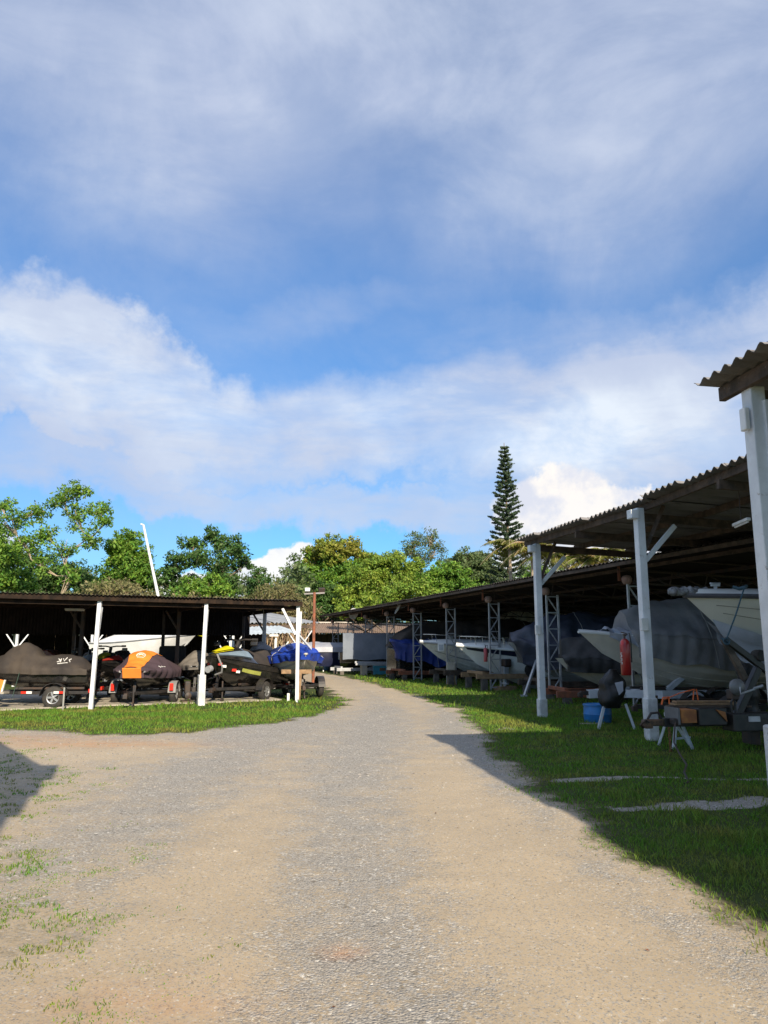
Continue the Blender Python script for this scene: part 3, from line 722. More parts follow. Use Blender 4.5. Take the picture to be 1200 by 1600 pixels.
# brown-roofed far building
bd = thing('far_building', 'long brown-roofed barn with dark plank walls closing the end of the road', 'building', (-6, 66, 0))
barnw = mat('dark_plank_wall', (.07, .055, .045), .85, col2=(.035, .03, .026), scale=1.5, stretch=(6, 6, .4)); ROOFR = mat('brown_tile_roof', (.25, .18, .145), .85, col2=(.17, .125, .10), scale=2.5)
plk = MB().box((0, 0, 1.35), (.48, .06, 2.7)).mesh('wall_plank', barnw)
for i in range(52): part_copy('wall_plank', plk, bd, (-13 + i * .5, 3 + .02 * (i % 3), 0))
MB().box((0, 6.6, 1.3), (26.4, 6.4, 2.6)).build('wall', barnw, bd)
lay_roof(bd, [(-19.8, 65.2, 2.75), (7.6, 65.2, 2.75)], (0, 1, 0), .16, 6.2, 1.15, 1.062, .177, .03, ROOFR, .02)
wpart(MB().bar((-19.8, 71.4, 3.82), (-3, 71.4, 3.82), .3, .1), 'ridge_cap', mat('pale_ridge', (.6, .56, .5), .8), bd)

# pale warehouse seen through the gaps on the right
wh = thing('warehouse', 'pale cream corrugated wall glimpsed through the gap behind the covered boats', 'building', (16, 42, 0))
PALE = mat('pale_warehouse_sheet', (.62, .58, .50), .7, col2=(.45, .42, .37), scale=1.2)
me = corr(1.06, 3.7, .177, .02, PALE, 'wall_sheet', rows=1)
for i in range(22):
    o = part_copy('wall_sheet', me, wh, (-9 + i * 1.06, .01 * (i % 2), 0), (R(90), 0, 0))
MB().box((3, 3, 1.8), (24, 5, 3.6)).build('wall', PALE, wh)
lay_roof(wh, [(6.5, 41.7, 3.75), (30.5, 41.7, 3.75)], (0, 1, 0), .1, 5.6, 1.15, 1.062, .177, .03, ROOFG, .02)
for i in range(5): MB().box((-6 + i * 4.4, -.05, 2.4), (1.4, .08, .9)).build('window', mat('dark_window_glass', (.03, .04, .05), .15, spec=.8), wh)

# canopy whose shadow falls across the left foreground (it stands left of the picture)
s5 = thing('storage_shed', 'canopy out of frame at left whose shadow darkens the left foreground', 'shed', (-3.2, 3.6, 0), 0, 'open boat storage sheds')
a5 = Vector((-2.04, 3.1, 4.3)); D5 = Vector((-.58, .81, 0)).normalized(); N5 = Vector((-1, -.15, 0)).normalized()
lay_roof(s5, [tuple(a5 + D5 * 5.5), tuple(a5)], Vector((-.81, -.58, 0)), 0.02, 5, 1.15, 1.062, .177, .028, FIBRO, .02)
D6 = Vector((.27, -.963, 0)).normalized()
lay_roof(s5, [tuple(a5 + Vector((0, .25, .06))), tuple(a5 + D6 * 7 + Vector((0, .25, .06)))], Vector((-.94, -.34, 0)), 0.02, 5, 1.15, 1.062, .177, .028, FIBRO, .02)
for q in (a5 + N5 * .9 - Vector((0, .6, 0)), a5 + N5 * 1.0 + D6 * 5, a5 + D5 * 5 + N5 * .6): wpart(MB().box((q.x, q.y, 2.12), (.17, .17, 4.24), .15), 'post', WHITE, s5, bevel=.01)

# ---- poles
lpz = at(489, 1073, 31.3)
t = thing('light_pole', 'rusty red floodlight pole with a crossarm at the road bend', 'light pole', (lpz.x, 31.3, 0))
MB().cyl((0, 0, 0), (0, 0, 3.8), .06, 12).build('pole', RUST, t); MB().bar((-.42, 0, 3.74), (.42, 0, 3.78), .06).build('crossarm', mat('grey_crossarm', (.3, .28, .27), .7), t)
MB().box((-.28, -.06, 3.90), (.20, .12, .15), 0, 0, R(-20)).build('floodlight', LAMPW, t, bevel=.01); MB().box((.30, .03, 3.90), (.26, .12, .18), 0, 0, R(20)).build('floodlight', DSTEEL, t, bevel=.01)
a = at(224, 820, 33); b = at(249, 940, 33); d = (b - a).normalized(); g = a + d * (a.z / -d.z)
t = thing('leaning_pole', 'thin white pole leaning up above the left shed roof', 'pole', g); l = a - g
MB().tube([(0, 0, 0), tuple(l)], [.085, .05], 12).build('pole', mat('white_pole', (.75, .77, .78), .5), t, smooth=True); MB().tube([tuple(l), tuple(l + Vector((-.12, 0, .03)))], .035, 8).build('pole_tip', LAMPW, t)
g = ground_at(98, 1111); tag(MB().cyl((g.x, g.y, 0), (g.x, g.y, .58), .022, 10).build('ground_stake', mat('grey_stake', (.35, .35, .33), .7)), 'short grey stake standing in grass before the black covered jet ski', 'stake')
# ================================================================ trees
def leafmat(n, c, c2): return mat(n, c, .55, col2=c2, scale=.35, island=.38, spec=.35, trans=.3, contrast=(.38, .62))
LG = {
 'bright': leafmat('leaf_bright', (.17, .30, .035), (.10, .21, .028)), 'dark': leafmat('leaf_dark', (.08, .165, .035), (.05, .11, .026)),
 'yellow': leafmat('leaf_yellow_green', (.24, .33, .045), (.16, .26, .035)), 'orange': leafmat('leaf_orange_tip', (.27, .27, .045), (.18, .25, .035)),
 'mute': leafmat('leaf_muted', (.13, .18, .07), (.09, .14, .05)), 'dry': leafmat('leaf_dry', (.22, .20, .09), (.14, .15, .055)), 'pine': leafmat('leaf_pine', (.075, .115, .06), (.05, .085, .045))}
BARK = mat('tree_bark', (.22, .17, .12), .9, col2=(.12, .09, .065), scale=5, bump=.6); BARKP = mat('pale_bark', (.42, .34, .24), .9, col2=(.28, .22, .16), scale=5, bump=.5)

def leaf_cloud(cent, rad, per, size, flat=.75):
    """cent (n,3), rad (n,), leaves are small folded rhombs spread in each clump"""
    n = len(cent); k = per; N = n * k
    d = RNG.normal(0, 1, (N, 3)); d /= np.linalg.norm(d, axis=1)[:, None]
    r = RNG.uniform(0, 1, N) ** .45
    P = np.repeat(cent, k, 0) + d * (r * np.repeat(rad, k))[:, None] * np.array([1, 1, flat])
    a = RNG.normal(0, 1, (N, 3)); a[:, 2] -= .25; a /= np.linalg.norm(a, axis=1)[:, None]
    b = np.cross(a, d + RNG.normal(0, .4, (N, 3))); b /= np.linalg.norm(b, axis=1)[:, None] + 1e-9
    s = size * RNG.uniform(.6, 1.4, N)[:, None]
    A = a * s; B = b * s * .45; nrm = np.cross(a, b) * s * .15
    V = np.stack([P - A, P + B + nrm, P + A, P - B + nrm], 1)
    return V.reshape(-1, 3)
def cloud_obj(name, V, m, parent):
    Fq = np.arange(len(V)).reshape(-1, 4); me = npmesh(name, V, Fq, m); return link(name, me, parent)

def tree(label, px, Y, top_py, blobs, leaf, lsize=.13, bark=BARK, trunk_r=.22, per=26, density=1., name='tree', group='trees beyond the sheds', bare=0, leaf2=None, seed=1, fork=.28, spread=1.):
    """blobs: (photo px, py, radius px) outlining the crown; turned into real clumps around depth Y"""
    rs = random.Random(seed); sc = Y / F
    base = at(px, 1000, Y); t = thing(name, label, 'tree', (base.x, Y, 0), 0, group)
    wood = MB(); cents = []; rads = []; joints = []
    H = at(px, top_py, Y).z; fk = Vector((rs.uniform(-.2, .2), 0, H * fork))
    wood.tube([(0, 0, -.1), (fk.x * .4, 0, fk.z * .5), tuple(fk)], [trunk_r * 1.25, trunk_r, trunk_r * .85], 8)
    for (bx, by, br) in sorted(blobs, key=lambda q: -q[1]):
        w = at(bx, by, Y); r = br * sc; c = Vector((w.x - base.x, rs.uniform(-.5, .5) * r * spread * 1.2, w.z))
        st = fk; bd = (c - fk).length * .8
        for jn in joints:
            if jn.z < c.z - .3 and (c - jn).length < bd: bd = (c - jn).length; st = jn
        mid = st.lerp(c, .5) + Vector((0, 0, -.12 * (c - st).length)) + Vector((rs.uniform(-.3, .3), rs.uniform(-.3, .3), 0)) * .5
        k_ = .42 if st is fk else .24; joints.append(mid); joints.append(c)
        wood.tube([tuple(st), tuple(st.lerp(mid, .5) + Vector((rs.uniform(-.15, .15), 0, 0))), tuple(mid), tuple(c)], [trunk_r * k_, trunk_r * k_ * .75, trunk_r * k_ * .5, .02], 6)
        ns = max(5, int(19 * density * (r / .9) ** 1.8))
        for i in range(ns):
            d = Vector((rs.gauss(0, 1), rs.gauss(0, 1), rs.gauss(0, 1))).normalized()
            q = c + Vector((d.x * r, d.y * r, d.z * r * .85)) * rs.uniform(.3, 1.12)
            if i % 2 == 0: wood.tube([tuple(c if i % 4 else mid), tuple(c.lerp(q, .55) + Vector((0, 0, -.08))), tuple(q)], [.035, .022, .01], 4)
            if rs.random() < bare: continue
            cents.append(q); rads.append(rs.uniform(.28, .52) * (.5 + .5 * min(r, 1.6)) * 1.15)
    wood.build('trunk', bark, t, smooth=True)
    cents = np.array([tuple(c) for c in cents]); rads = np.array(rads)
    if leaf2:
        sel = cents[:, 2] + RNG.normal(0, .5, len(cents)) > np.quantile(cents[:, 2], .72)
        cloud_obj('crown', leaf_cloud(cents[~sel], rads[~sel], int(per * 1.5), lsize * .84), LG[leaf], t); cloud_obj('crown_top', leaf_cloud(cents[sel], rads[sel], per, lsize), LG[leaf2], t)
    else: cloud_obj('crown', leaf_cloud(cents, rads, int(per * 1.5), lsize * .84), LG[leaf], t)
    return t
# left group
tree('broad half-bare tree with pale branches and feathery top at far left', 75, 47, 760,
     [(20, 815, 26), (55, 800, 22), (95, 780, 24), (125, 768, 20), (150, 795, 22), (165, 815, 15), (120, 810, 24), (75, 835, 22), (35, 850, 24), (140, 840, 20), (100, 860, 22), (60, 885, 20), (110, 900, 20), (5, 790, 16)], 'bright', .13, BARKP, .24, 26, .9, bare=.16, seed=3, fork=.3)
tree('dense green tree cut off by the left picture edge', 0, 52, 820, [(-15, 850, 32), (10, 870, 28), (-5, 900, 34), (25, 905, 24), (-30, 880, 30), (40, 920, 20)], 'bright', .14, BARK, .28, 40, 1.2, seed=4)
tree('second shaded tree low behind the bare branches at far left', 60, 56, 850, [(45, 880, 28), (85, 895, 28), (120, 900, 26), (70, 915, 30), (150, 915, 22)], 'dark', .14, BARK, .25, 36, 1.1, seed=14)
tree('compact bright green round-topped tree left of the white leaning pole', 195, 50, 825, [(198, 845, 20), (185, 865, 24), (215, 870, 22), (200, 890, 30), (178, 905, 26), (225, 905, 22), (165, 915, 18)], 'bright', .13, BARK, .2, 48, 1.6, seed=5)
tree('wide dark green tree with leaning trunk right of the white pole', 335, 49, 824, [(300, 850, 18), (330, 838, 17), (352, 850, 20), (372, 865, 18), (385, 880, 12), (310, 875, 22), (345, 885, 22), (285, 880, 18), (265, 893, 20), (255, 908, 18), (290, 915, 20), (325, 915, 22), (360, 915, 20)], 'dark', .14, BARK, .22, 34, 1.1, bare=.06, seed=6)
tree('low bright green bushy tree under the dark spreading one', 320, 45, 900, [(300, 915, 16), (330, 908, 16), (315, 925, 18), (285, 928, 16), (350, 925, 14)], 'bright', .12, BARK, .14, 40, 1.3, seed=7)
tree('small dark conical tree in the gap left of the brown thicket', 405, 62, 880, [(405, 893, 10), (400, 905, 14), (412, 912, 14), (395, 920, 14)], 'dark', .13, BARK, .15, 30, 1.2, seed=8)
# centre group
tree('rounded tree with orange-tipped crown, leftmost of the centre grove', 520, 82, 838, [(515, 858, 24), (545, 860, 20), (490, 872, 22), (570, 875, 18), (475, 890, 16), (520, 885, 26), (555, 895, 24), (490, 905, 22), (520, 920, 30), (478, 918, 16), (590, 880, 12), (505, 942, 26)], 'bright', .19, BARK, .34, 40, 1.1, leaf2='orange', seed=9)
tree('yellow-green leafy tree in the middle of the centre grove', 600, 74, 862, [(590, 885, 22), (615, 882, 20), (570, 905, 24), (605, 910, 28), (635, 905, 24), (585, 935, 26), (620, 935, 24), (650, 885, 14), (550, 930, 24), (560, 945, 22)], 'yellow', .17, BARK, .26, 40, 1.25, seed=10)
tree('tall sparse airy tree poking above the centre grove', 660, 76, 826, [(650, 845, 18), (672, 842, 18), (640, 862, 16), (680, 862, 16), (660, 872, 20), (655, 895, 20)], 'mute', .13, BARKP, .2, 20, 1.0, bare=.2, seed=11, fork=.4)
tree('mid green tree with pale trunks right of the airy tree', 680, 72, 880, [(680, 895, 18), (705, 892, 18), (665, 912, 20), (700, 915, 22), (725, 905, 16), (735, 925, 20), (690, 935, 20), (760, 930, 18)], 'bright', .16, BARKP, .22, 36, 1.2, seed=12)
tree('dull grey-green dome tree beside the tall pine', 735, 95, 858, [(735, 880, 24), (715, 885, 18), (755, 885, 18), (700, 895, 14), (770, 900, 14), (735, 905, 28), (760, 912, 20)], 'mute', .2, BARK, .3, 40, 1.3, seed=13)
tree('yellow-green tree low behind the long shed, below the airy tree', 640, 66, 905, [(630, 920, 18), (655, 922, 18), (610, 932, 18), (680, 930, 16), (585, 945, 16), (560, 955, 14), (535, 955, 12)], 'yellow', .15, BARK, .18, 40, 1.3, seed=15)
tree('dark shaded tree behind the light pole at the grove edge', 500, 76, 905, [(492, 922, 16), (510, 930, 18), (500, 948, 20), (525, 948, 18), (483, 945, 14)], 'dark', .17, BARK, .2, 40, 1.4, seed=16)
for k, (px, Y, tp, lf) in enumerate(((860, 90, 880, 'bright'), (930, 88, 885, 'mute'), (1010, 84, 880, 'bright'), (1090, 80, 870, 'dark'), (1180, 78, 870, 'bright'), (-90, 55, 800, 'dark'), (-160, 50, 820, 'bright'), (1290, 75, 850, 'bright'))):
    bl = [(px + random.uniform(-38, 38), tp + 18 + random.uniform(0, 55), random.uniform(16, 28)) for _ in range(9)]
    tree(['leafy tree just right of the yellow palms, behind the canopies', 'muted tree behind the lattice shed, third right of the tall pine', 'green tree behind the middle canopy roof gap', 'dark tree behind the warehouse at right', 'tree behind the warehouse at the right picture edge', 'dark tree just outside the left picture edge', 'green tree left of the dark one outside the frame', 'green tree beyond the right picture edge'][k], px, Y, tp, bl, lf, .17, BARK, .24, 30, 1., seed=30 + k)

# brown thickets of dry creeper
def thicket(label, px0, px1, py_top, Y, leaf, seed, group='dry brown thickets'):
    rs = random.Random(seed); w0 = at(px0, py_top, Y); w1 = at(px1, py_top, Y); cx = (w0.x + w1.x) / 2
    t = thing('dry_thicket', label, 'thicket', (cx, Y, 0), 0, group); mb = MB(); H = w0.z; c = []
    for i in range(int((w1.x - w0.x) * 60)):
        x = rs.uniform(w0.x, w1.x) - cx; y = rs.uniform(-1.2, 1.2); h = H * (1 - .25 * abs(2 * x / (w1.x - w0.x)) ** 2) * rs.uniform(.72, 1.03)
        p = Vector((x, y, h * rs.uniform(.15, .6))); pts = [tuple(p)]
        for k in range(3):
            p = p + Vector((rs.gauss(0, .28), rs.gauss(0, .25), (h - p.z) * rs.uniform(.25, .6))); pts.append(tuple(p))
        mb.tube(pts, [.028, .02, .014, .008], 3, False); c.append(pts[-1]); c.append(pts[-2])
    kind(mb.build('twigs', mat('dry_twigs', (.34, .25, .16), .9, col2=(.22, .16, .1), scale=2, island=.4), t), 'stuff')
    c = np.array(c); cloud_obj('leaves', leaf_cloud(c, np.full(len(c), .42), 22, .10), LG[leaf], t)
thicket('brown dry creeper thicket between green tree and white pole', 135, 245, 898, 43, 'dry', 1)
thicket('large brown dry thicket behind the right end of the left shed', 385, 482, 905, 56, 'dry', 2)
thicket('olive scrub behind the left shed at far left', -20, 140, 915, 44, 'mute', 3)
thicket('low dry scrub between the dark spreading tree trunks', 240, 395, 925, 43, 'dry', 4)
thicket('green-brown hedge behind the far brown barn', 440, 640, 952, 80, 'mute', 5)

# Norfolk pine
def pine():
    Y = 75; b = at(791, 760, Y); top = at(788, 692, Y).z; t = thing('norfolk_pine', 'very tall narrow tiered pine rising above everything', 'tree', (b.x, Y, 0))
    MB().tube([(0, 0, 0), (.02, 0, top * .5), (-.1, 0, top)], [.26, .17, .03], 8).build('trunk', BARK, t, smooth=True)
    rs = random.Random(2); P = []; wd = MB(); z = 4.0
    while z < top - .2:
        f = (top - z) / (top - 4); L = (.28 + 2.45 * f ** .82) * (1 if f < .8 else 1 - (f - .8) * .6)
        nb = 6; a0 = rs.uniform(0, 6)
        for i in range(nb):
            a = a0 + i * 2 * PI / nb + rs.uniform(-.25, .25); l = L * rs.uniform(.6, 1.15); up = .28 * l + rs.uniform(-.1, .1)
            x0 = -.1 * (z / top); e = (x0 + math.cos(a) * l, math.sin(a) * l, z + up)
            m_ = (x0 + math.cos(a) * l * .5, math.sin(a) * l * .5, z + up * .2 - .05)
            wd.tube([(x0, 0, z), m_, e], [.03, .02, .01], 3, False)
            n = int(15 + 38 * l)
            u = RNG.uniform(.12, 1.02, n)[:, None]; p = (1 - u) ** 2 * np.array([[x0, 0, z]]) + 2 * u * (1 - u) * np.array([m_]) + u ** 2 * np.array([e])
            P.append(p + RNG.normal(0, .035 + .03 * l, (n, 3)) * np.array([1, 1, .55]))
        z += .44 + .12 * f + rs.uniform(-.03, .03)
    kind(wd.build('branches', BARK, t), 'stuff'); P = np.concatenate(P)
    cloud_obj('needles', leaf_cloud(P, np.full(len(P), .11), 3, .115), LG['pine'], t)
pine()

def palm(label, px, Y, top_py, seed, dry=False):
    rs = random.Random(seed); b = at(px, 1000, Y); H = at(px, top_py - 12, Y).z - .8
    t = thing('palm_tree', label, 'palm', (b.x, Y, 0), 0, 'yellowing palms behind the canopies')
    MB().tube([(0, 0, 0), (.1, 0, H * .5), (0, 0, H)], [.16, .12, .1], 8).build('trunk', BARKP, t, smooth=True)
    fr = MB(); V = []
    for i in range(20):
        a = i * 2.4 + rs.uniform(-.2, .2); el = rs.uniform(.1, 1.25); L = rs.uniform(1.6, 2.3); pts = []
        for k in range(9):
            u = k / 8; rad = L * u * math.cos(el * (1 - u * .35)); pts.append(Vector((math.cos(a) * rad, math.sin(a) * rad, H + L * (u * math.sin(el) - .75 * u * u))))
        fr.tube([tuple(p) for p in pts], [.03 - .0028 * k for k in range(9)], 4, False)
        for k in range(1, 40):
            u = k / 39 * 8; j = min(int(u), 7); p = pts[j].lerp(pts[j + 1], u - j); d = (pts[j + 1] - pts[j]).normalized(); s = d.cross(Vector((0, 0, 1))).normalized()
            ll = .55 * math.sin(PI * min(1, .12 + k / 42)) + .1
            for sg in (-1, 1):
                q = p + s * sg * ll * .75 + d * ll * .35 + Vector((0, 0, -ll * rs.uniform(.15, .6))); w = d * .03
                V += [tuple(p - w), tuple(p + w), tuple(q + w * .3), tuple(q - w * .3)]
    fr.build('frond_stems', BARKP, t); V = np.array(V); half = (len(V) // 8) * 4
    cloud_obj('fronds', V[:half] if True else V, leafmat('palm_yellow', (.21, .205, .035), (.13, .16, .03)), t)
    cloud_obj('dry_fronds', V[half:], leafmat('palm_dry', (.33, .2, .07), (.17, .17, .035)) if dry else MATS['palm_yellow'], t)
for k, (px, Y, tp, dr) in enumerate(((800, 50, 848, 0), (835, 47, 850, 1), (868, 46, 856, 0), (900, 45, 862, 1), (925, 44, 868, 1), (955, 44, 860, 0))):
    palm(['yellow palm at the foot of the tall pine, leftmost of the palms', 'drooping palm just above the long shed roof end', 'green-yellow palm third from the pine in the row', 'palm with dry orange hanging fronds behind the middle canopy brace', 'brownest palm low between canopy and long roof', 'last palm at right, mostly hidden by the middle canopy'][k], px, Y, tp, k + 1, dr)

# ---- the wood that closes the view behind everything
def treeline():
    V = []
    for (px0, px1, Y, y0) in ((-200, 480, 70, 905), (380, 900, 104, 890), (700, 1400, 105, 885)):
        n = int((px1 - px0) * 1.1); px = RNG.uniform(px0, px1, n); topy = y0 + 14 * np.sin(px * .05) + 9 * np.sin(px * .13 + 2); z1 = (1010 - topy) / F * Y + 1.6
        z = RNG.uniform(.0, 1, n) ** .7 * z1; x = (px - 600) / F * Y; c = np.stack([x, Y + RNG.uniform(0, 4, n), z], -1)
        V.append(leaf_cloud(c, RNG.uniform(.8, 1.5, n), 34, .26))
    o = cloud_obj('distant_wood', np.concatenate(V), LG['mute'], None); tag(o, 'distant dull green wood closing the view behind the sheds', 'wood'); kind(o, 'stuff')
treeline()
# ================================================================ boats, jet skis, trailers
RUB = mat('tyre_rubber', (.022, .022, .023), .85, col2=(.045, .04, .035), scale=9); RIMM = mat('wheel_rim_silver', (.42, .43, .44), .4, metal=.6)
GEL = mat('white_gelcoat', (.82, .83, .82), .25, col2=(.68, .69, .68), scale=1.5, spec=.6); CREAM = mat('cream_gelcoat', (.78, .76, .67), .3, col2=(.70, .68, .60), scale=1.2, spec=.6)
BEIGEH = mat('beige_hull', (.60, .57, .49), .4, col2=(.50, .475, .41), scale=2); GREYH = mat('grey_hull', (.36, .37, .38), .4, col2=(.28, .29, .3), scale=2)
BLACKG = mat('black_gloss_hull', (.012, .012, .013), .18, col2=(.03, .028, .026), scale=5, spec=.6); NAVY = mat('navy_band', (.012, .016, .045), .3)
COVB = mat('faded_black_cover', (.040, .036, .036), .8, col2=(.075, .062, .052), scale=1.1, bump=.35, bscale=9, spec=.15); COVG = mat('grey_boat_cover', (.30, .30, .31), .8, col2=(.21, .21, .22), scale=1.2, bump=.9, bscale=5, spec=.25)
COVL = mat('light_grey_tarp', (.42, .44, .50), .6, col2=(.33, .35, .41), scale=1.4, bump=.6, bscale=6); COVP = mat('dark_plum_cover', (.075, .048, .062), .8, col2=(.055, .036, .047), scale=2, bump=.3, bscale=9)
ORG = mat('orange_cover_panel', (.86, .27, .035), .7, col2=(.78, .22, .03), scale=3, bump=.2, bscale=9); BLUE = mat('blue_tarpaulin', (.018, .06, .42), .45, col2=(.012, .04, .27), scale=3, bump=.7, bscale=6)
BLUED = mat('deep_blue_tarpaulin', (.015, .045, .26), .5, col2=(.01, .03, .17), scale=2, bump=.7, bscale=5); NAVYT = mat('navy_tarpaulin', (.055, .065, .10), .5, col2=(.035, .042, .065), scale=2, bump=.8, bscale=6)
TEALT = mat('sky_blue_tarpaulin', (.06, .40, .62), .55, col2=(.04, .3, .5), scale=2, bump=.6, bscale=6); TAUPE = mat('taupe_cover', (.20, .18, .155), .8, col2=(.15, .135, .12), scale=2, bump=.3, bscale=9)
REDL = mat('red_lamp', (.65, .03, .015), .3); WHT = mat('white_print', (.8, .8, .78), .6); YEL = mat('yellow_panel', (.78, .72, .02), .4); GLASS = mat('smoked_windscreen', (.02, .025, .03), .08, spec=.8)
OLIVE = mat('olive_decal', (.42, .44, .10), .6); SLATE = mat('slate_blue_panel', (.20, .27, .34), .4); REDP = mat('extinguisher_red', (.30, .012, .012), .3, coat=.3)

def hull_f(L, B, D, rise=.25, krise=.7, rake=.5, full=.3, blunt=0.):
    def f(t, k):                      # t 0 stern .. 1 bow ; k 0 gunwale .. 1 keel ; returns x, half beam, z
        b = B / 2 * (1 - (1 - blunt) * max(0, (t - full) / (1 - full)) ** 2.5) * (.93 + .07 * min(1, t / .3))
        zs = D + rise * t ** 2; zk = krise * zs * max(0, (t - .5) / .5) ** 2.4
        bc = b * (.88 - .34 * t ** 3); zc = zk + (zs - zk) * (.34 + .16 * t ** 2)
        if k <= .6: q = k / .6; y = b + (bc - b) * (q ** (1 + .5 * t)); z = zs + (zc - zs) * q
        else: q = (k - .6) / .4; y = bc * (1 - q); z = zc + (zk - zc) * q ** (.85)
        x = -L / 2 + L * t + rake * ((z - zs) / D) * t ** 3
        return x, max(y, .004), z
    return f
def hull_mesh(f, n=22, ks=(0, .02, .15, .3, .45, .6, .62, .72, .86, 1), t0=0., zoff=0.):
    mb = MB(); rings = []
    for i in range(n + 1):
        t = t0 + (1 - t0) * i / n; r = []
        for k in ks: x, y, z = f(t, k); r.append((x, y, z + zoff))
        for k in ks[-2::-1]: x, y, z = f(t, k); r.append((x, -y, z + zoff))
        rings.append(r)
    return mb.loft(rings, False, True)
def strip(f, k0, k1, out=.008, n=24, t0=0., t1=1., sides=(1, -1)):
    mb = MB()
    for s in sides:
        rings = []
        for i in range(n + 1):
            t = t0 + (t1 - t0) * i / n; a = f(t, k0); b = f(t, k1)
            rings.append([(a[0], s * (a[1] + out), a[2]), (b[0], s * (b[1] + out), b[2]), (b[0], s * (b[1] - .02), b[2]), (a[0], s * (a[1] - .02), a[2])])
        mb.loft(rings, True, True)
    return mb
def rubrail(f, r=.03, n=24, k=0.01):
    mb = MB()
    for s in (1, -1):
        pts = []
        for i in range(n + 1):
            x, y, z = f(i / n, k); pts.append((x, s * (y + .005), z))
        mb.tube(pts, r, 6)
    return mb
def deck_mesh(f, prof, n=22, m=12, p=2.4):
    rings = []
    for i in range(n + 1):
        t = i / n; x, b, z = f(t, 0); h = prof(t); r = []
        for j in range(m + 1):
            u = -1 + 2 * j / m; r.append((x, b * u * .99, z + .012 + h * (1 - abs(u) ** p)))
        rings.append(r)
    return MB().loft(rings, False, True)
def cover_f(f, prof, hem=.3, p=2.2, wr=.02, seed=0, out=.05, hemf=None):
    """draped cover over the hull f; t along, u across -1..1, beyond |u|>.8 the hem hangs down the side"""
    def g(t, u):
        a = abs(u); s = 1 if u >= 0 else -1
        if a <= .8:
            q = a / .8; x, b, z = f(t, 0); h = prof(t); y = s * (b + out) * q; zz = z + .03 + h * (1 - q ** p)
        else:
            q = (a - .8) / .2; hh = hemf(t) if hemf else hem
            x, b, z = f(t, 0); k = 0.; zz = z + .03 - hh * q
            zkeel = f(t, .6)[2]; kk = .6 * min(1, hh * q / max(.05, z - zkeel)); x2, b2, _ = f(t, kk); y = s * (b2 + out * (1 + .6 * q) + .012 * math.sin(t * 40 + seed) * q)
            x = x + (x2 - x) * .8
        w = mnoise.noise(Vector((x * 1.6 + seed, y * 2.2, zz * 2.0))) * wr * 1.6 + mnoise.noise(Vector((x * 5 + seed, y * 6, zz * 1.2))) * wr * .8
        fold = math.sin(x * 11 + 3 * mnoise.noise(Vector((x, seed, 0)))) * wr * 1.3 * max(0, min(1, (a - .45) * 3))
        wy = w * .5 + fold
        if a > .7: wy = abs(wy)
        return Vector((x, y + s * wy, zz + w * (1 - .6 * max(0, a - .8) / .2)))
    return g
def cover_mesh(g, t0=0., t1=1., nt=46, nu=36):
    rings = [[tuple(g(t0 + (t1 - t0) * i / nt, -1 + 2 * j / nu)) for j in range(nu + 1)] for i in range(nt + 1)]
    return MB().loft(rings, False, True)
def patch(g, t0, t1, uf0, uf1, off=.012, n=14, m=8):
    mb = MB(); rr = []; low = []
    for i in range(n + 1):
        t = t0 + (t1 - t0) * i / n; q = i / n; u0, u1 = uf0(q), uf1(q); r = []; lo = []
        for j in range(m + 1):
            u = u0 + (u1 - u0) * j / m; p = g(t, u); e = 1e-2
            nrm = (g(min(t + e, 1), u) - g(max(t - e, 0), u)).cross(g(t, u + e) - g(t, u - e)).normalized()
            if nrm.z < 0 and abs(u) < .8: nrm = -nrm
            if abs(u) >= .8 and nrm.y * u < 0: nrm = -nrm
            r.append(tuple(p + nrm * off)); lo.append(tuple(p - nrm * .004))
        rr.append(r); low.append(lo)
    mb.loft(rr, False, False); mb.loft([l[::-1] for l in low], False, False)
    return mb
def piece(P, path, r, n=5): return MB().tube([P(*q) for q in path], r, n)

def wheel(parent, x, y, r, w, rim=RIMM):
    t = MB().lathe([(r * .56, -w / 2), (r * .86, -w / 2), (r * .97, -w * .36), (r, 0), (r * .97, w * .36), (r * .86, w / 2), (r * .56, w / 2), (r * .54, w * .3), (r * .54, -w * .3), (r * .56, -w / 2)], (x, y, r), 'Y', 24)
    t.f = [q for q in t.f if len(q) == 4]
    t.lathe([(.01, -w * .14), (r * .56, -w * .14), (r * .56, w * .14), (.01, w * .14)], (x, y, r), 'Y', 20)
    wh = t.build('wheel', RUB, parent, smooth=True, angle=50)
    m = MB()
    for s in (-1, 1):
        pr = [(r * .47, s * w * .30), (r * .50, s * w * .42), (r * .585, s * w * .49), (r * .585, s * w * .30), (r * .47, s * w * .30)]
        m.lathe(pr, (x, y, r), 'Y', 24); m.f = [q for q in m.f if len(q) == 4]
    for s in (-1, 1): m.lathe([(.01, s * w * .30), (r * .17, s * w * .30), (r * .15, s * w * .42), (.01, s * w * .44)], (x, y, r), 'Y', 12)
    for k in range(5):
        a = k * 2 * PI / 5
        for s in (-1, 1): m.box((x + math.cos(a) * r * .36, y + s * w * .36, r + math.sin(a) * r * .36), (r * .42, .025, .05), 0, -a)
    m.build('rim', rim, wh); return wh
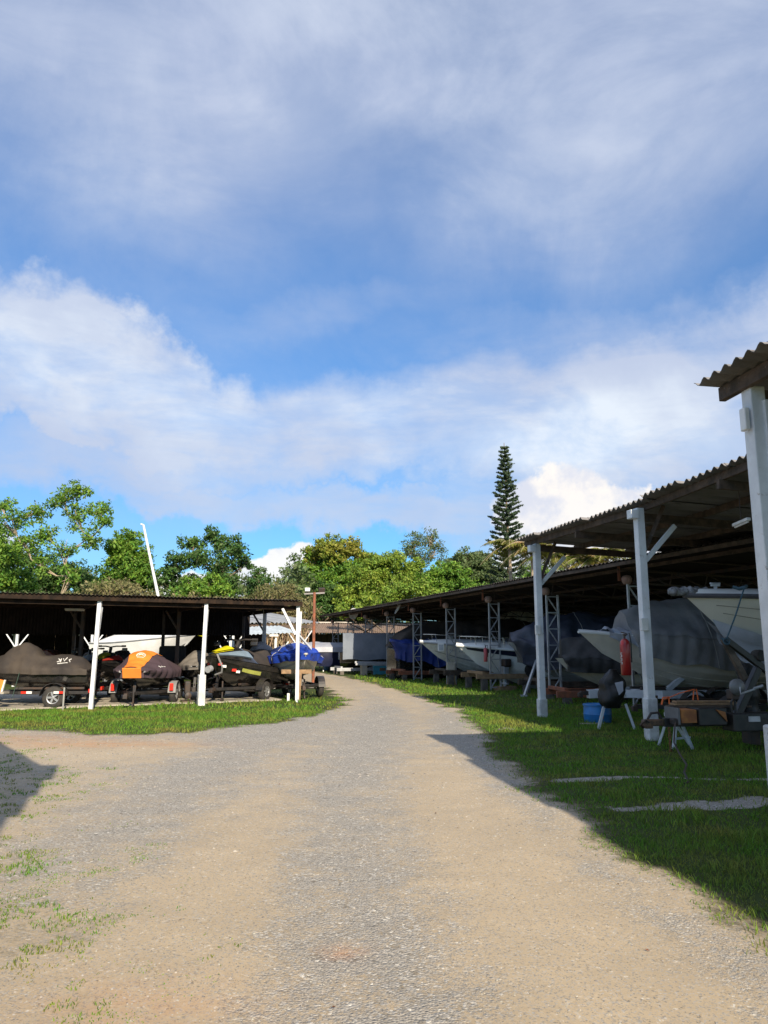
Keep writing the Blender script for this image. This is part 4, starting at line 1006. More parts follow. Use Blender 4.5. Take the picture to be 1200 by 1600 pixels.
def trailer(label, loc, rz, L=3.6, Wd=1.35, h=.42, r=.26, frame=BLACKP, tongue=1.0, fend=BLACKP, lights=True, post=1.0, group=None, name='boat_trailer', cat='trailer', wx=-.35, wn=1, reflect=False, fw=.08):
    """+x points to the coupler"""
    t = thing(name, label, cat, loc, rz, group)
    xf = L / 2 - .5; w = Wd / 2 - .16; fr = MB()
    for s in (-1, 1): fr.bar((-L / 2, s * w, h), (xf - .9, s * w, h), fw * .8, fw).bar((xf - .95, s * w, h), (xf + .2, s * .05, h), fw * .8, fw)
    for x in (-L / 2 + .05, -.4, xf - .95): fr.bar((x, -w, h - .01), (x, w, h - .01), fw * .7, fw * .7)
    fr.build('frame', frame, t, bevel=.006)
    MB().bar((xf - .2, 0, h - .005), (xf + tongue, 0, h - .02), fw, fw * 1.1).build('tongue', frame, t, bevel=.006)
    c = MB().box((xf + tongue + .07, 0, h), (.22, .09, .09)).box((xf + tongue + .18, 0, h - .04), (.10, .11, .10)).build('coupler', DSTEEL, t, bevel=.012)
    MB().tube([(xf + tongue + .02, 0, h + .04), (xf + tongue + .1, 0, h + .13), (xf + tongue - .08, 0, h + .15)], .012, 6).build('latch', DSTEEL, c)
    MB().cyl((xf + tongue - .25, .1, .12), (xf + tongue - .25, .1, h + .22), .025, 10).lathe([(.03, -.02), (.075, -.02), (.075, .02), (.03, .02)], (xf + tongue - .25, .1, .075), 'Y', 14).build('jockey_wheel', DSTEEL, t)
    for k in range(wn):
        x = wx - k * (2 * r + .08); MB().cyl((x, -Wd / 2 + .1, r), (x, Wd / 2 - .1, r), .03, 10).build('axle', frame, t)
        for s in (-1, 1):
            wheel(t, x, s * Wd / 2, r, .17)
            fe = MB(); rings = []
            for q in range(13):
                a = PI * (.02 + .96 * q / 12); rr = r * 1.22; rings.append([(x + math.cos(a) * rr, s * Wd / 2 - .11, r + .02 + math.sin(a) * rr), (x + math.cos(a) * rr, s * Wd / 2 + .11, r + .02 + math.sin(a) * rr),
                     (x + math.cos(a) * (rr - .012), s * Wd / 2 + .11, r + .02 + math.sin(a) * (rr - .012)), (x + math.cos(a) * (rr - .012), s * Wd / 2 - .11, r + .02 + math.sin(a) * (rr - .012))])
            fe.loft(rings, True, True).build('fender', fend, t)
    for s in (-1, 1):
        MB().bar((-L / 2 + .2, s * .3, h + .1), (xf - .7, s * .26, h + .1), .09, .06).build('bunk', DSTEEL, t, bevel=.01)
        if lights: MB().box((-L / 2 - .03, s * (Wd / 2 - .12), h + .05), (.05, .22, .1)).build('tail_light', REDL, t, bevel=.01)
        if reflect:
            MB().box((wx + r * 1.35, s * (Wd / 2 + .0), h + .12), (.05, .10, .2)).build('reflector', REDL, t, bevel=.01)
    if post:
        pm = MB().bar((xf + .15, 0, h), (xf - .02, 0, h + post * .55), .07).build('winch_post', frame, t)
        MB().cyl((xf - .02, -.07, h + post * .5), (xf - .02, .07, h + post * .5), .06, 12).tube([(xf - .02, .07, h + post * .5), (xf - .02, .12, h + post * .5), (xf + .1, .12, h + post * .56)], .012, 6).build('winch', DSTEEL, pm)
        MB().box((xf - .12, 0, h + post * .58), (.1, .22, .07)).build('bow_stop', RUB, pm, bevel=.02)
    return t

JH = hull_f(3.0, 1.12, .46, .10, .75, .35, .25, .12); JHO = hull_f(3.0, 1.12, .46, .06, .7, .25, .3, .42)
def jprof(t): # profile of the covered jet ski above the gunwale
    pts = [(0, .06), (.10, .30), (.22, .40), (.42, .38), (.50, .58), (.60, .68), (.68, .58), (.80, .30), (.92, .12), (1, .03)]
    for (a, x), (b, y) in zip(pts[:-1], pts[1:]):
        if t <= b: q = (t - a) / (b - a); q = q * q * (3 - 2 * q); return x + (y - x) * q
    return .03
def jetski_covered(label, loc, rz, cm, seed=1, group='jet skis under the left shed', prof=jprof, hull=BLACKG, hem=.14, JH=JH):
    t = thing('jet_ski', label, 'jet ski', loc, rz, group)
    hull_mesh(JH, 20).build('hull', hull, t, smooth=True, angle=40)
    rubrail(JH, .028, 20, .12).build('rub_rail', MATS.get('grey_rail') or mat('grey_rail', (.25, .25, .25), .5), t, smooth=True)
    g = cover_f(JH, prof, hem, 1.9, .035, seed)
    cover_mesh(g).build('cover', cm, t, smooth=True, angle=60)
    MB().lathe([(.03, -.06), (.10, -.06), (.11, .06), (.05, .08)], (-1.52, 0, .2), 'X', 12).build('jet_nozzle', DSTEEL, t)
    return t, g
def rowpt(px, t=1.2): # point on the ground of the left shed, t metres behind its front posts, at photo column px
    s = (px - 600) / F / 1.028; A0 = LA + NL * t; k = (s * A0.y - A0.x) / (DL.x - s * DL.y); return A0 + DL * k

# 1 black covered ski, side-on, at far left
p = rowpt(52, 1.75); rz = R(186)
trailer('black single-axle trailer under the black covered jet ski at far left', (p.x, p.y, 0), rz, 3.2, 1.45, .40, .29, wx=-.75, post=.9, group='trailers under the left shed', name='jet_ski_trailer')
t, g = jetski_covered('jet ski in faded black cover with white lettering, side-on at far left', (p.x, p.y, .50), rz, COVB, 3)
lg = MB()
def Pg(t_, u, o=.012):
    q = g(t_, u); e = .01; n_ = (g(t_ + e, u) - g(t_ - e, u)).cross(g(t_, u + e) - g(t_, u - e)).normalized()
    if n_.z < 0: n_ = -n_
    return q + n_ * o
for path in ([(.165, .40), (.18, .47), (.165, .54)], [(.20, .40), (.215, .54), (.23, .42)], [(.25, .40), (.25, .54)], [(.25, .47), (.275, .40)], [(.25, .47), (.28, .54)], [(.18, .60), (.27, .60)]):
    lg.tube([tuple(Pg(a, b)) for a, b in path], .013, 4)
lg.build('cover_logo', WHT, t)
for x in (-.95, .05, .55):
    pass
tr = thing('strap', 'thin green tie-down strap hanging from the black cover at far left', 'strap', (0, 0, 0)); 
a = Vector((p.x - .12, p.y - .66, .92)); MB().bar(a, a + Vector((-.12, -.02, -.62)), .03, .006).build('webbing', mat('green_strap', (.07, .13, .10), .7), tr); tr.name = 'strap'
for dx, c in ((.15, 0), (1.0, 1)):
    q = p + Vector((dx, -.76, .42)); mbx = thing('reflector_strip', ['red and white reflector left of the trailer wheel, under the black cover', 'white and red reflector right of the trailer wheel, under the black cover'][c], 'reflector', q)
    MB().box((-.07 if c == 0 else .07, 0, 0), (.14, .02, .06)).build('red_half', REDL, mbx); MB().box((.07 if c == 0 else -.07, 0, 0), (.14, .02, .06)).build('white_half', WHT, mbx)
# orange-white barrier end at the far left edge
q = rowpt(-3, .9); o = thing('barrier_board', 'orange and white striped board at the left picture edge, low under the shed', 'board', (q.x, q.y, 0))
MB().box((0, 0, .62), (.18, .04, .30), 0, R(12)).build('orange_stripe', ORG, o); MB().box((.11, 0, .61), (.04, .045, .30), 0, R(12)).build('white_stripe', WHT, o); MB().box((.0, 0, .44), (.4, .3, .05)).build('foot', CONC, o)

# 2 black uncovered ski with yellow and red flashes in the dark
def jetski_open(label, loc, rz, body, deckm, accent, accent2, seat=COVB, group='jet skis under the left shed', seed=0):
    t = thing('jet_ski', label, 'jet ski', loc, rz, group)
    hull_mesh(JH, 22).build('hull', body, t, smooth=True, angle=35)
    strip(JH, .08, .22, .012, 22, .0, .985).build('bumper', BLACKP, t, smooth=True, angle=40)
    strip(JH, .30, .46, .006, 10, .50, .72, (1,)).build('side_decal', OLIVE, t)
    strip(JH, .30, .46, .006, 10, .50, .72, (-1,)).build('side_decal', OLIVE, t)
    pts = [(.5, .02), (.56, .30), (.62, .36), (.72, .30), (.85, .17), (.95, .07), (1, .01)]
    def hp(t_):
        if t_ < .5: return .02
        for (a, x), (b, y) in zip(pts[:-1], pts[1:]):
            if t_ <= b: return x + (y - x) * (t_ - a) / (b - a)
        return .01
    d = deck_mesh(JH, hp, 28, 14, 1.8); d.build('hood', deckm, t, smooth=True, angle=50)
    gg = cover_f(JH, hp, .1, 1.8, 0., 0, 0.)
    patch(gg, .74, .93, lambda q: -.34 + .1 * q, lambda q: .34 - .1 * q, .03, 10, 6).build('hood_accent', accent, t, smooth=True)
    for s in (-1, 1): patch(gg, .60, .93, lambda q: s * (.46), lambda q: s * (.70 - .08 * q), .02, 10, 4).build('hood_side_panel', accent2, t, smooth=True)
    sm = MB(); rings = []
    for i in range(15):
        x = -1.35 + 1.35 * i / 14; w = .17 + .06 * math.sin(PI * i / 14); z1 = .50 + .30 * min(1, i / 3) + (.06 if i < 7 else 0) * min(1, i / 2) + .04 * math.sin(i * .5)
        rings.append([(x, -w * 1.5, .50), (x, -w * 1.15, z1 - .12), (x, -w * .8, z1 - .01), (x, 0, z1 + .02), (x, w * .8, z1 - .01), (x, w * 1.15, z1 - .12), (x, w * 1.5, .50)])
    sm.loft(rings, False, True).build('seat', seat, t, smooth=True, angle=60)
    hb = MB().tube([(.35, 0, .7), (.22, 0, .98)], .05, 8).tube([(.12, -.38, 1.03), (.22, -.16, 1.03), (.25, 0, 1.0), (.22, .16, 1.03), (.12, .38, 1.03)], .02, 8).build('handlebar', BLACKP, t)
    for s in (-1, 1):
        MB().cyl((.16, s * .30, 1.032), (.11, s * .42, 1.032), .028, 8).build('grip', RUB, hb)
        MB().box((.36, s * .46, .93), (.06, .16, .10), s * .2).build('mirror', BLACKG, t, bevel=.02)
    return t
p = rowpt(172, 3.5); trailer('black trailer in deep shade behind the leftmost sunlit post', (p.x, p.y, 0), R(-88), 3.2, 1.35, .4, .27, post=.8, group='trailers under the left shed', name='jet_ski_trailer', lights=False)
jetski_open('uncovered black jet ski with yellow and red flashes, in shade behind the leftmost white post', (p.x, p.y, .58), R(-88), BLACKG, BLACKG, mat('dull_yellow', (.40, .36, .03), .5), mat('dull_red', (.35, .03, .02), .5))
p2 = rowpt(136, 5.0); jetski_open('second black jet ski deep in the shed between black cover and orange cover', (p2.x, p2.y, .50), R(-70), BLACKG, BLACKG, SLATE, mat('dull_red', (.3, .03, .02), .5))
trailer('dark trailer under the deeper of the two uncovered black jet skis at left', (p2.x, p2.y, 0), R(-70), 3.2, 1.35, .4, .27, post=.8, group='trailers under the left shed', name='jet_ski_trailer', lights=False)

# 3 orange and plum covered ski, nose to the camera
p = rowpt(228, 1.7); rz = R(-86)
trailer('grey and black trailer with red side reflectors and long tongue under the orange cover', (p.x, p.y, 0), rz, 3.5, 1.62, .36, .28, wx=.15, post=.8, tongue=.85, fend=MATS['grey_rail'], reflect=True, group='trailers under the left shed', name='jet_ski_trailer')
def oprof(t): return jprof(t) * .62 + .10 * math.sin(PI * t)
t, g = jetski_covered('jet ski under dark plum cover with broad orange centre panel and round white emblem', (p.x, p.y, .40), rz, COVP, 9, prof=oprof, hem=.2, JH=JHO)
t.scale = (1.15, 1.36, 1.08)
patch(g, .50, .998, lambda q: -.42 + .06 * math.sin(q * 4), lambda q: .40 - .10 * math.sin(q * 3) , .016, 22, 10).build('orange_panel', ORG, t, smooth=True)
xq, bq, zq = JHO(1, 0); MB().box((xq + .02, -.0, zq - .05), (.04, .36, .26), 0, R(20)).build('orange_flap', ORG, t, bevel=.01)
e = MB(); c0 = (.74, .0); rr = []
for k in range(19):
    a = PI * (-.15 + 1.3 * k / 18); rr.append(tuple(Pg(c0[0] - .028 * math.sin(a), c0[1] + .115 * math.cos(a), .024)))
e.tube(rr, .012, 4)
rr = [tuple(Pg(c0[0] + .006 - .014 * math.sin(PI * (k / 8)), c0[1] + .06 * math.cos(PI * (k / 8)), .026)) for k in range(9)]; e.tube(rr, .012, 4)
e.tube([tuple(Pg(c0[0] + .022, -.10 + .05 * k, .024)) for k in range(5)], .008, 4)
e.build('cover_emblem', WHT, t)
e = MB()
for k in range(4): e.tube([tuple(Pg(.80 - k * .018, .66 + .02 * k, .012)), tuple(Pg(.80 - k * .018, .74 - .012 * k, .012))], .008, 4)
e.build('side_emblem', MATS['white_print'], t)

# 4 taupe covered ski behind second post, with black box and engine bits beside it
p = rowpt(309, 2.3); trailer('trailer under the taupe covered jet ski behind the middle white post', (p.x, p.y, 0), R(-82), 3.0, 1.2, .40, .27, post=.7, tongue=.1, group='trailers under the left shed', name='jet_ski_trailer')
jetski_covered('jet ski in taupe cover half hidden behind the middle white post', (p.x, p.y, .50), R(-82), TAUPE, 12, prof=lambda t: jprof(t) * .7)
q = rowpt(266, 4.4); o = thing('outboard_motor', 'black outboard cowling on a stand behind the orange covered jet ski', 'outboard motor', (q.x, q.y, 0), .3)
MB().box((0, 0, 1.35), (.85, .5, .55)).build('cowling', COVB, o, bevel=.08); MB().box((0, 0, .75), (.2, .22, .7)).box((0, .05, .35), (.16, .5, .08)).build('leg', BLACKP, o, bevel=.03); MB().box((0, 0, .05), (.7, .6, .1)).build('stand', DSTEEL, o)
q = rowpt(292, .9); o = thing('drive_unit', 'small greasy outdrive standing on the concrete left of the middle post', 'engine part', (q.x, q.y, 0.04), .4)
MB().box((0, 0, .42), (.16, .2, .34)).box((0, 0, .2), (.10, .36, .10)).build('gearcase', DSTEEL, o, bevel=.03); MB().lathe([(.02, -.03), (.09, -.01), (.09, .01), (.02, .04)], (0, -.2, .2), 'Y', 12).build('propeller', DSTEEL, o); MB().box((0, .05, .03), (.3, .4, .06)).build('foot', WOOD, o)

# 5 black uncovered ski with yellow top, bow to the camera
p = rowpt(374, 1.6); rz = R(-111)
trailer('black trailer with silver wheel rims under the black and yellow jet ski', (p.x, p.y, 0), rz, 3.3, 1.6, .40, .29, wx=-.1, post=.8, tongue=.2, group='trailers under the left shed', name='jet_ski_trailer')
t = jetski_open('glossy black jet ski with yellow hood and grey-blue side panels, bow to the camera', (p.x, p.y, .60), rz, BLACKG, BLACKG, YEL, SLATE)
t.scale = (1.2, 1.4, 1.35); t.location.z = .40; t.rotation_euler = (0, R(-5), rz)
hd = MB(); pts = [(1.42, .16, .62), (1.5, .28, .48), (1.48, .34, .36), (1.42, .30, .25), (1.36, .12, .2)]
hd.tube(pts, .02, 6).build('tow_rope', MATS['grey_rail'], t, smooth=True)
MB().cyl((1.36, 0, .33), (1.48, 0, .30), .07, 12).build('bow_eye', GALV, t)
for k, (tt, s) in enumerate(((.93, 1), (.80, 1), (.93, -1))):
    x, y, z = JH(tt, .52); MB().box((x, s * (y + .012), z), (.10, .03, .055), -s * R(58 if tt > .9 else 38)).build('red_reflector', REDL, t); x, y, z = JH(tt - .035, .53); MB().box((x, s * (y + .02), z - .005), (.09, .03, .05), -s * R(52 if tt > .9 else 34)).build('white_reflector', WHT, t)
# 6 grey covered ski right behind it
p = rowpt(412, 3.3); jetski_covered('jet ski in worn grey cover directly behind the black and yellow one', (p.x, p.y, .55), R(-110), mat('worn_grey_cover', (.22, .215, .225), .8, col2=(.15, .145, .15), scale=2, bump=.3, bscale=9), 15)
trailer('dark trailer under the grey covered jet ski, tyre beside the inner grey post', (p.x, p.y, 0), R(-110), 3.2, 1.35, .40, .28, post=.7, tongue=.2, group='trailers under the left shed', name='jet_ski_trailer')

# generic boat
def boat(label, loc, rz, L, B, D, hm, rise=.3, krise=.72, rake=.8, full=.3, deckp=None, deckm=None, rail=None, railm=None, stripe=None, cov=None, name='motor_boat', group=None, bowrail=False, screen=None, lower=None):
    t = thing(name, label, 'boat', loc, rz, group); f = hull_f(L, B, D, rise, krise, rake, full)
    hull_mesh(f, 30, (0, .015, .12, .24, .36, .48, .6, .615, .7, .8, .9, 1)).build('hull', hm, t, smooth=True, angle=32)
    if rail: rubrail(f, rail, 28).build('rub_rail', railm or GEL, t, smooth=True)
    if stripe: strip(f, stripe[0], stripe[1], .008, 30, .02, stripe[3] if len(stripe) > 3 else .97).build('hull_stripe', stripe[2], t, smooth=True, angle=40)
    for k in (.70, .82): # spray strakes
        for s in (1, -1): MB().tube([(f(i / 20, k)[0], s * f(i / 20, k)[1], f(i / 20, k)[2]) for i in range(1, 19)], .018, 4).build('spray_strake', hm, t)
    if deckp: deck_mesh(f, deckp, 30, 14, 2.6).build('deck', deckm or GEL, t, smooth=True, angle=40)
    if screen:
        t0, h, w = screen; x, b, z = f(t0, 0); zz = z + (deckp(t0) if deckp else .1)
        mb = MB(); rings = []
        for j in range(13):
            a = PI * (.08 + .84 * j / 12); cx, cy = math.sin(a), math.cos(a); rings.append([(x - .5 + .7 * cx, w * cy, zz - .04), (x - 1.0 + .6 * cx, w * .86 * cy, zz + h), (x - 1.01 + .58 * cx, w * .85 * cy, zz + h), (x - .52 + .68 * cx, w * .985 * cy, zz - .04)])
        mb.loft(rings, True, True).build('windscreen', GLASS, t, smooth=True)
        MB().tube([(r[1][0], r[1][1], r[1][2] + .01) for r in rings], .02, 6).build('windscreen_frame', GALV, t, smooth=True)
    if bowrail:
        rl = MB(); N_ = 9
        for s in (1, -1):
            top = []
            for i in range(N_ + 1):
                q = .45 + .53 * i / N_; x, b, z = f(q, 0); pt = (x, s * max(b - .08, .0), z + .34 + .1 * math.sin(PI * i / N_)); top.append(pt)
                if i % 2 == 0: rl.tube([(x - .05, s * max(b - .06, 0), z), pt], .011, 5)
            rl.tube(top, .014, 6)
        rl.build('bow_rail', mat('polished_rail', (.75, .75, .76), .2, metal=.9), t)
    if cov:
        cm, prof, t0, t1, hem, wr, seed = cov[:7]; g = cover_f(f, prof, hem, 1.7, wr, seed, .06, cov[7] if len(cov) > 7 else None)
        cover_mesh(g, t0, t1, 60, 44).build('cover', cm, t, smooth=True, angle=60)
        cr = mat('tie_cord', (.45, .45, .43), .7)
        for q in (.2, .45, .7):
            MB().tube([tuple(g(t0 + (t1 - t0) * q + .004 * math.sin(j), -1 + 2 * j / 24) * 1.0 + Vector((0, (.02 if j > 12 else -.02), .018))) for j in range(25)], .009, 4).build('tie_rope', cr, t)
        for s_ in (-.8, .8): MB().tube([tuple(g(t0 + (t1 - t0) * j / 40, s_) + Vector((0, .012 * (1 if s_ > 0 else -1), .004))) for j in range(1, 40)], .009, 4).build('seam', cm, t)
    return t, f

# 7 blue tarped boat at the right end of the left shed
p = Vector((-3.0, 25.0, 0)); rz = R(-72)
t, f = boat('beige boat wrapped in creased bright blue tarp at the right end of the left shed', (p.x, p.y, .55), rz, 4.4, 1.75, .62, BEIGEH, .22, .6, .45, .35, rail=.03,
         railm=BEIGEH, cov=(BLUE, lambda q: .34 * math.sin(PI * min(1, .12 + q * .8)) ** .7 + .05, .0, 1., .22, .06, 4), stripe=(.5, .6, GREYH))
trailer('old trailer with timber blocks under the blue tarped boat', (p.x, p.y, 0), rz, 4.2, 1.75, .40, .29, post=.9, tongue=.2, group='trailers under the left shed', wx=.3)
q = Vector((-2.62, 23.05, 0)); o = thing('timber_prop', 'brown timber upright propping the blue tarped boat behind the right post', 'prop', q)
MB().box((.08, 0, .42), (.14, .12, .84), 0, R(3)).build('prop_leg', WOODL, o); MB().box((.0, .1, .86), (.9, .14, .12)).build('cross_plank', WOODL, o)
tag(MB().box((-2.82, 22.9, .12), (.07, .07, .24)).build('bottle', WHT), 'small white plastic bottle on the grass beside the right end post', 'bottle')

# white cabin boat behind the left shed
t, f = boat('long white cabin boat parked behind the left shed, bow to the right', (-9.5, 31.2, .75), R(-24), 4.6, 2.2, 1.0, GEL, .35, .7, 1.1, .35, deckp=lambda q: .06 + .42 * max(0, math.sin(PI * min(1, max(0, (q - .05) / .72)))) ** .6, rail=.03, railm=GREYH, stripe=(.7, .85, GREYH))
for k in range(3): MB().box((-1.7 + k * .8, -.70, 1.40), (.55, .06, .13), R(3)).build('cabin_window', GLASS, t)
MB().tube([(2.25, 0, 1.36), (2.55, 0, 1.3)], .07, 8).build('bow_roller', YEL, t)
trailer('long galvanised trailer carrying the white cabin boat behind the left shed', (-9.5, 31.2, 0), R(-24), 4.4, 2.2, .45, .3, frame=GALV, wn=2)
for k, (x, y, c) in enumerate(((-16.5, 36.5, (.20, .03, .035)), (-12.4, 37.3, (.55, .42, .3)), (-6.2, 36.4, (.5, .48, .45)))):
    bx = thing('parked_car', ['dark red car parked in the rear shed at far left', 'beige car in the rear shed behind the black covered jet ski', 'pale car in the rear shed behind the yellow jet ski'][k], 'car', (x, y, 0), R(8), 'cars in the rear shed')
    cm = mat('car_paint_%d' % k, c, .3, coat=.5); prof = [(-2.1, .35), (-2.1, .8), (-1.9, .95), (-1.3, 1.0), (-.75, 1.42), (.7, 1.45), (1.35, 1.0), (2.0, .86), (2.1, .6), (2.1, .35)]
    MB().loft([[(x_, y_, z_) for x_, z_ in prof] for y_ in (-.82, .82)], True, True).build('body', cm, bx, bevel=.05)
    for s in (-1, 1): MB().loft([[(-1.2, s * .83, 1.0), (-.7, s * .8, 1.36), (.62, s * .8, 1.38), (1.15, s * .83, 1.0)], [(-1.2, s * .81, 1.0), (-.7, s * .78, 1.36), (.62, s * .78, 1.38), (1.15, s * .81, 1.0)]], True, True).build('side_window', GLASS, bx)
    for sx in (-1.3, 1.3):
        for s in (-1, 1): wheel(bx, sx, s * .78, .31, .2)
# ================================================================ right side boats
def bow_at(px, py, Y): return at(px, py, Y)
def place(bow, L, rz, zs_bow):   # hull origin so that the bow tip lands at `bow`
    d = Vector((math.cos(rz), math.sin(rz), 0)); o = bow - d * (L / 2); return (o.x, o.y, bow.z - zs_bow)
RZ = math.atan2(-.25, -1)
BLK = mat('dark_block', (.14, .125, .11), .95, col2=(.08, .07, .06), scale=5, bump=.5)  # block colour darkened so the space beneath the boats reads dark
def cradle(label, loc, rz, L=4.5, W=1.7, h=.5, m=WOOD, wheels=False):
    t = thing('boat_cradle', label, 'cradle', loc, rz, 'timber cradles under the boats')
    for s in (-1, 1): MB().bar((-L / 2, s * W / 2, h), (L / 2, s * W / 2, h), .12, .18).build('side_beam', m, t, bevel=.01)
    for x in (-L / 2 + .3, 0, L / 2 - .3):
        MB().bar((x, -W / 2, h + .12), (x, W / 2, h + .12), .12, .1).build('cross_beam', m, t, bevel=.01)
        for s in (-1, 1): MB().box((x, s * W / 2, (h - .09) / 2), (.22, .2, h - .09)).build('block', BLK, t, bevel=.01)
    return t

# big cream boat on the black trailer
L = 7.4; f0 = hull_f(L, 2.5, 1.62, .12, .55, 1.9, .35)
bw = bow_at(1069, 930, 12.9); rz = R(193)
loc = place(bw, L, rz, 1.74)
t, f = boat('big cream boat at right edge, bow high over the black trailer', loc, rz, L, 2.5, 1.62, CREAM, .12, .55, 1.9, .35, deckp=lambda q: .10 + .10 * math.sin(PI * q), deckm=GEL, rail=.045, railm=mat('dark_grey_rubrail', (.10, .10, .11), .5))
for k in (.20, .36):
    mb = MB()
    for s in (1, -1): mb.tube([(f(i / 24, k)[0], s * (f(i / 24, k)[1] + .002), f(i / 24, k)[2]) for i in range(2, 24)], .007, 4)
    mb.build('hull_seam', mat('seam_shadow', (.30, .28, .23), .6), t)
g = cover_f(f, lambda q: 0, .5, 2, .05, 3, .05)
# tarp sling wrapped under the bow
def sling(tq, kq):
    x, y, z = f(tq, kq); return x, y, z
mb = MB(); rings = []
for i in range(23):
    tq = .42 + .573 * i / 22; k0 = .74 - .16 * max(0, (tq - .42) / .573) ** 1.2 + .012 * math.sin(i * 1.9); r = []
    for j in range(17):
        a = j / 8 - 1; s = 1 if a >= 0 else -1; kk = 1 - (1 - k0) * abs(a); x, y, z = f(tq, kk)
        w = .05 + .035 * mnoise.noise(Vector((x * 2.2, a * 3, 1.))) + .02 * math.sin(a * 14 + tq * 22)
        sag = .24 * (1 - abs(a)) ** .7 * (1 if tq > .5 else .6); r.append((x + w * tq * .8, s * (y * 1.01 + w), z - sag - w * .4))
    rings.append(r)
mb.loft(rings, False, False); mb.build('tarp_sling', COVL, t, smooth=True, angle=60)
x, y, z = f(.86, .16)
for s in (1, -1):
    yy = f(.86, .17)[1]; MB().lathe([(.03, -.01), (.10, .0), (.11, .015), (.03, .02)], (x, s * (yy + .0), z), 'Y', 18).build('rope_eye_ring', CREAM, t); MB().lathe([(.005, .0), (.04, .024), (.005, .03)], (x, s * (yy + .0), z), 'Y', 12).build('rope_eye', DSTEEL, t)
xb = L / 2; bt = f(.97, 0)
# plastic-wrapped anchor roller at the stem head, a cleat and blue dock line
mb = MB()
rp = []
for i in range(12): rp.append((xb + .30 - i * .07, .03 * math.sin(i * 2.1), 1.80 + .02 * math.sin(i * 3.3)))
mb.tube(rp, [.05, .08, .085, .07, .085, .08, .09, .075, .085, .08, .07, .05], 10).build('wrapped_anchor_roller', mat('crumpled_grey_plastic', (.30, .31, .33), .25, col2=(.12, .12, .13), scale=14, bump=1., bscale=20), t, smooth=True, angle=50)
x6, y6, z6 = f(.86, 0); DKZ = z6 + .02
MB().box((xb - .62, .0, 1.92), (.16, .05, .04)).cyl((xb - .62, 0, 1.82), (xb - .62, 0, 1.93), .03, 8).cyl((xb - .72, 0, 1.95), (xb - .52, 0, 1.95), .02, 8).build('bow_cleat', GALV, t, bevel=.005)
ROPE = mat('teal_blue_rope', (.045, .10, .14), .8)
pt = f(.80, 0); ps = f(.845, .0); e_ = Vector((ps[0], ps[1] + .03, ps[2] + .03))
# the black trailer: tongue low, towards the road
tl = at(1000, 1128, 12.1); RZT = R(190)
tt = thing('boat_trailer', 'heavy black trailer with round winch under the big cream boat, coupler beyond the extinguisher post', 'trailer', (tl.x + .1, tl.y, 0), RZT)
# local +x = towards coupler ; origin at the coupler on the ground
Zt = .56
def tx(px, f=1.03): return -((px - 600) / F * 12.2 * f / 1.0 - (tl.x + .1)) / .985 * 1.0
def tz(py): return 1.6 - (py - 1010) / F * 12.15 / 1.01
Zt = tz(1124)
MB().bar((tx(1210), 0, Zt), (tx(1008), 0, Zt), .12, .13).build('tongue', BLACKP, tt, bevel=.01)
for s_ in (-1, 1): MB().bar((-5, s_ * .85, Zt - .03), (tx(1120), s_ * .14, Zt - .03), .10, .17).build('frame_rail', BLACKP, tt, bevel=.01)
MB().box(((tx(1104) + tx(1200)) / 2, .1, tz(1124)), (abs(tx(1104) - tx(1200)), .30, .27)).build('tool_box', BLACKP, tt, bevel=.015)
MB().box(((tx(1052) + tx(1096)) / 2, .05, tz(1115)), (abs(tx(1052) - tx(1096)), .36, .26)).build('battery_box', BLACKP, tt, bevel=.015)
OB = mat('rusty_orange_board', (.42, .17, .05), .8, col2=(.26, .1, .04), scale=7)
MB().box(((tx(1026) + tx(1050)) / 2, .02, tz(1114)), (abs(tx(1026) - tx(1050)), .38, .20)).build('rusty_orange_box', OB, tt, bevel=.01)
MB().add([(tx(1078), .26, tz(1104)), (tx(1094), .26, tz(1122)), (tx(1092), .26, tz(1108)), (tx(1078), .22, tz(1104)), (tx(1094), .22, tz(1122)), (tx(1092), .22, tz(1108))], [(0, 1, 2), (5, 4, 3), (0, 3, 4, 1), (1, 4, 5, 2), (2, 5, 3, 0)]).build('orange_gusset', OB, tt)
MB().box((tx(1023), 0, tz(1114)), (.03, .40, .25)).build('box_end_plate', mat('dull_plate', (.16, .16, .165), .6), tt)
c = MB().box((tx(992), 0, Zt), (.28, .10, .10)).box((tx(983), 0, Zt - .02), (.13, .15, .13)).build('coupler', mat('greasy_rust', (.07, .045, .03), .6, col2=(.16, .09, .05), scale=14, bump=.8), tt, bevel=.02)
MB().tube([(tx(984), 0, Zt + .05), (tx(990), 0, Zt + .14), (tx(1001), 0, Zt + .15), (tx(1006), 0, Zt + .06)], .02, 6).build('latch', DSTEEL, c)
MB().tube([(tx(985), .05, Zt), (tx(976), .1, Zt + .05), (tx(972), .02, Zt - .03), (tx(978), -.03, Zt - .08)], .018, 6).build('hook', DSTEEL, c)
MB().box((tx(1030), .12, Zt + .02), (.34, .12, .10)).build('brake_cylinder', DSTEEL, tt, bevel=.02)
ch = bpy.data.objects.new('safety_chain', None); C.objects.link(ch); ch.parent = tt
lk = MB().tube([(.02 * math.cos(q * PI / 3), 0, .034 * math.sin(q * PI / 3)) for q in range(7)], .007, 4, False).mesh('chain_link', RUST)
for k in range(8): part_copy('chain_link', lk, ch, (tx(1012), .09, Zt - .10 - k * .055), (0, 0, (k % 2) * PI / 2))
MB().bar((tx(1118), .1, tz(1118)), (tx(1166, 1.02), .1, tz(1043)), .11, .11).build('winch_post', BLACKP, tt, bevel=.01)
BA = mat('weathered_brown_arm', (.16, .12, .09), .7, col2=(.03, .025, .02), scale=3)
MB().bar((tx(1117, 1.01), .12, tz(998)), (tx(1142, 1.02), .12, tz(1060)), .08, .10).build('bow_arm', BA, tt, bevel=.01)
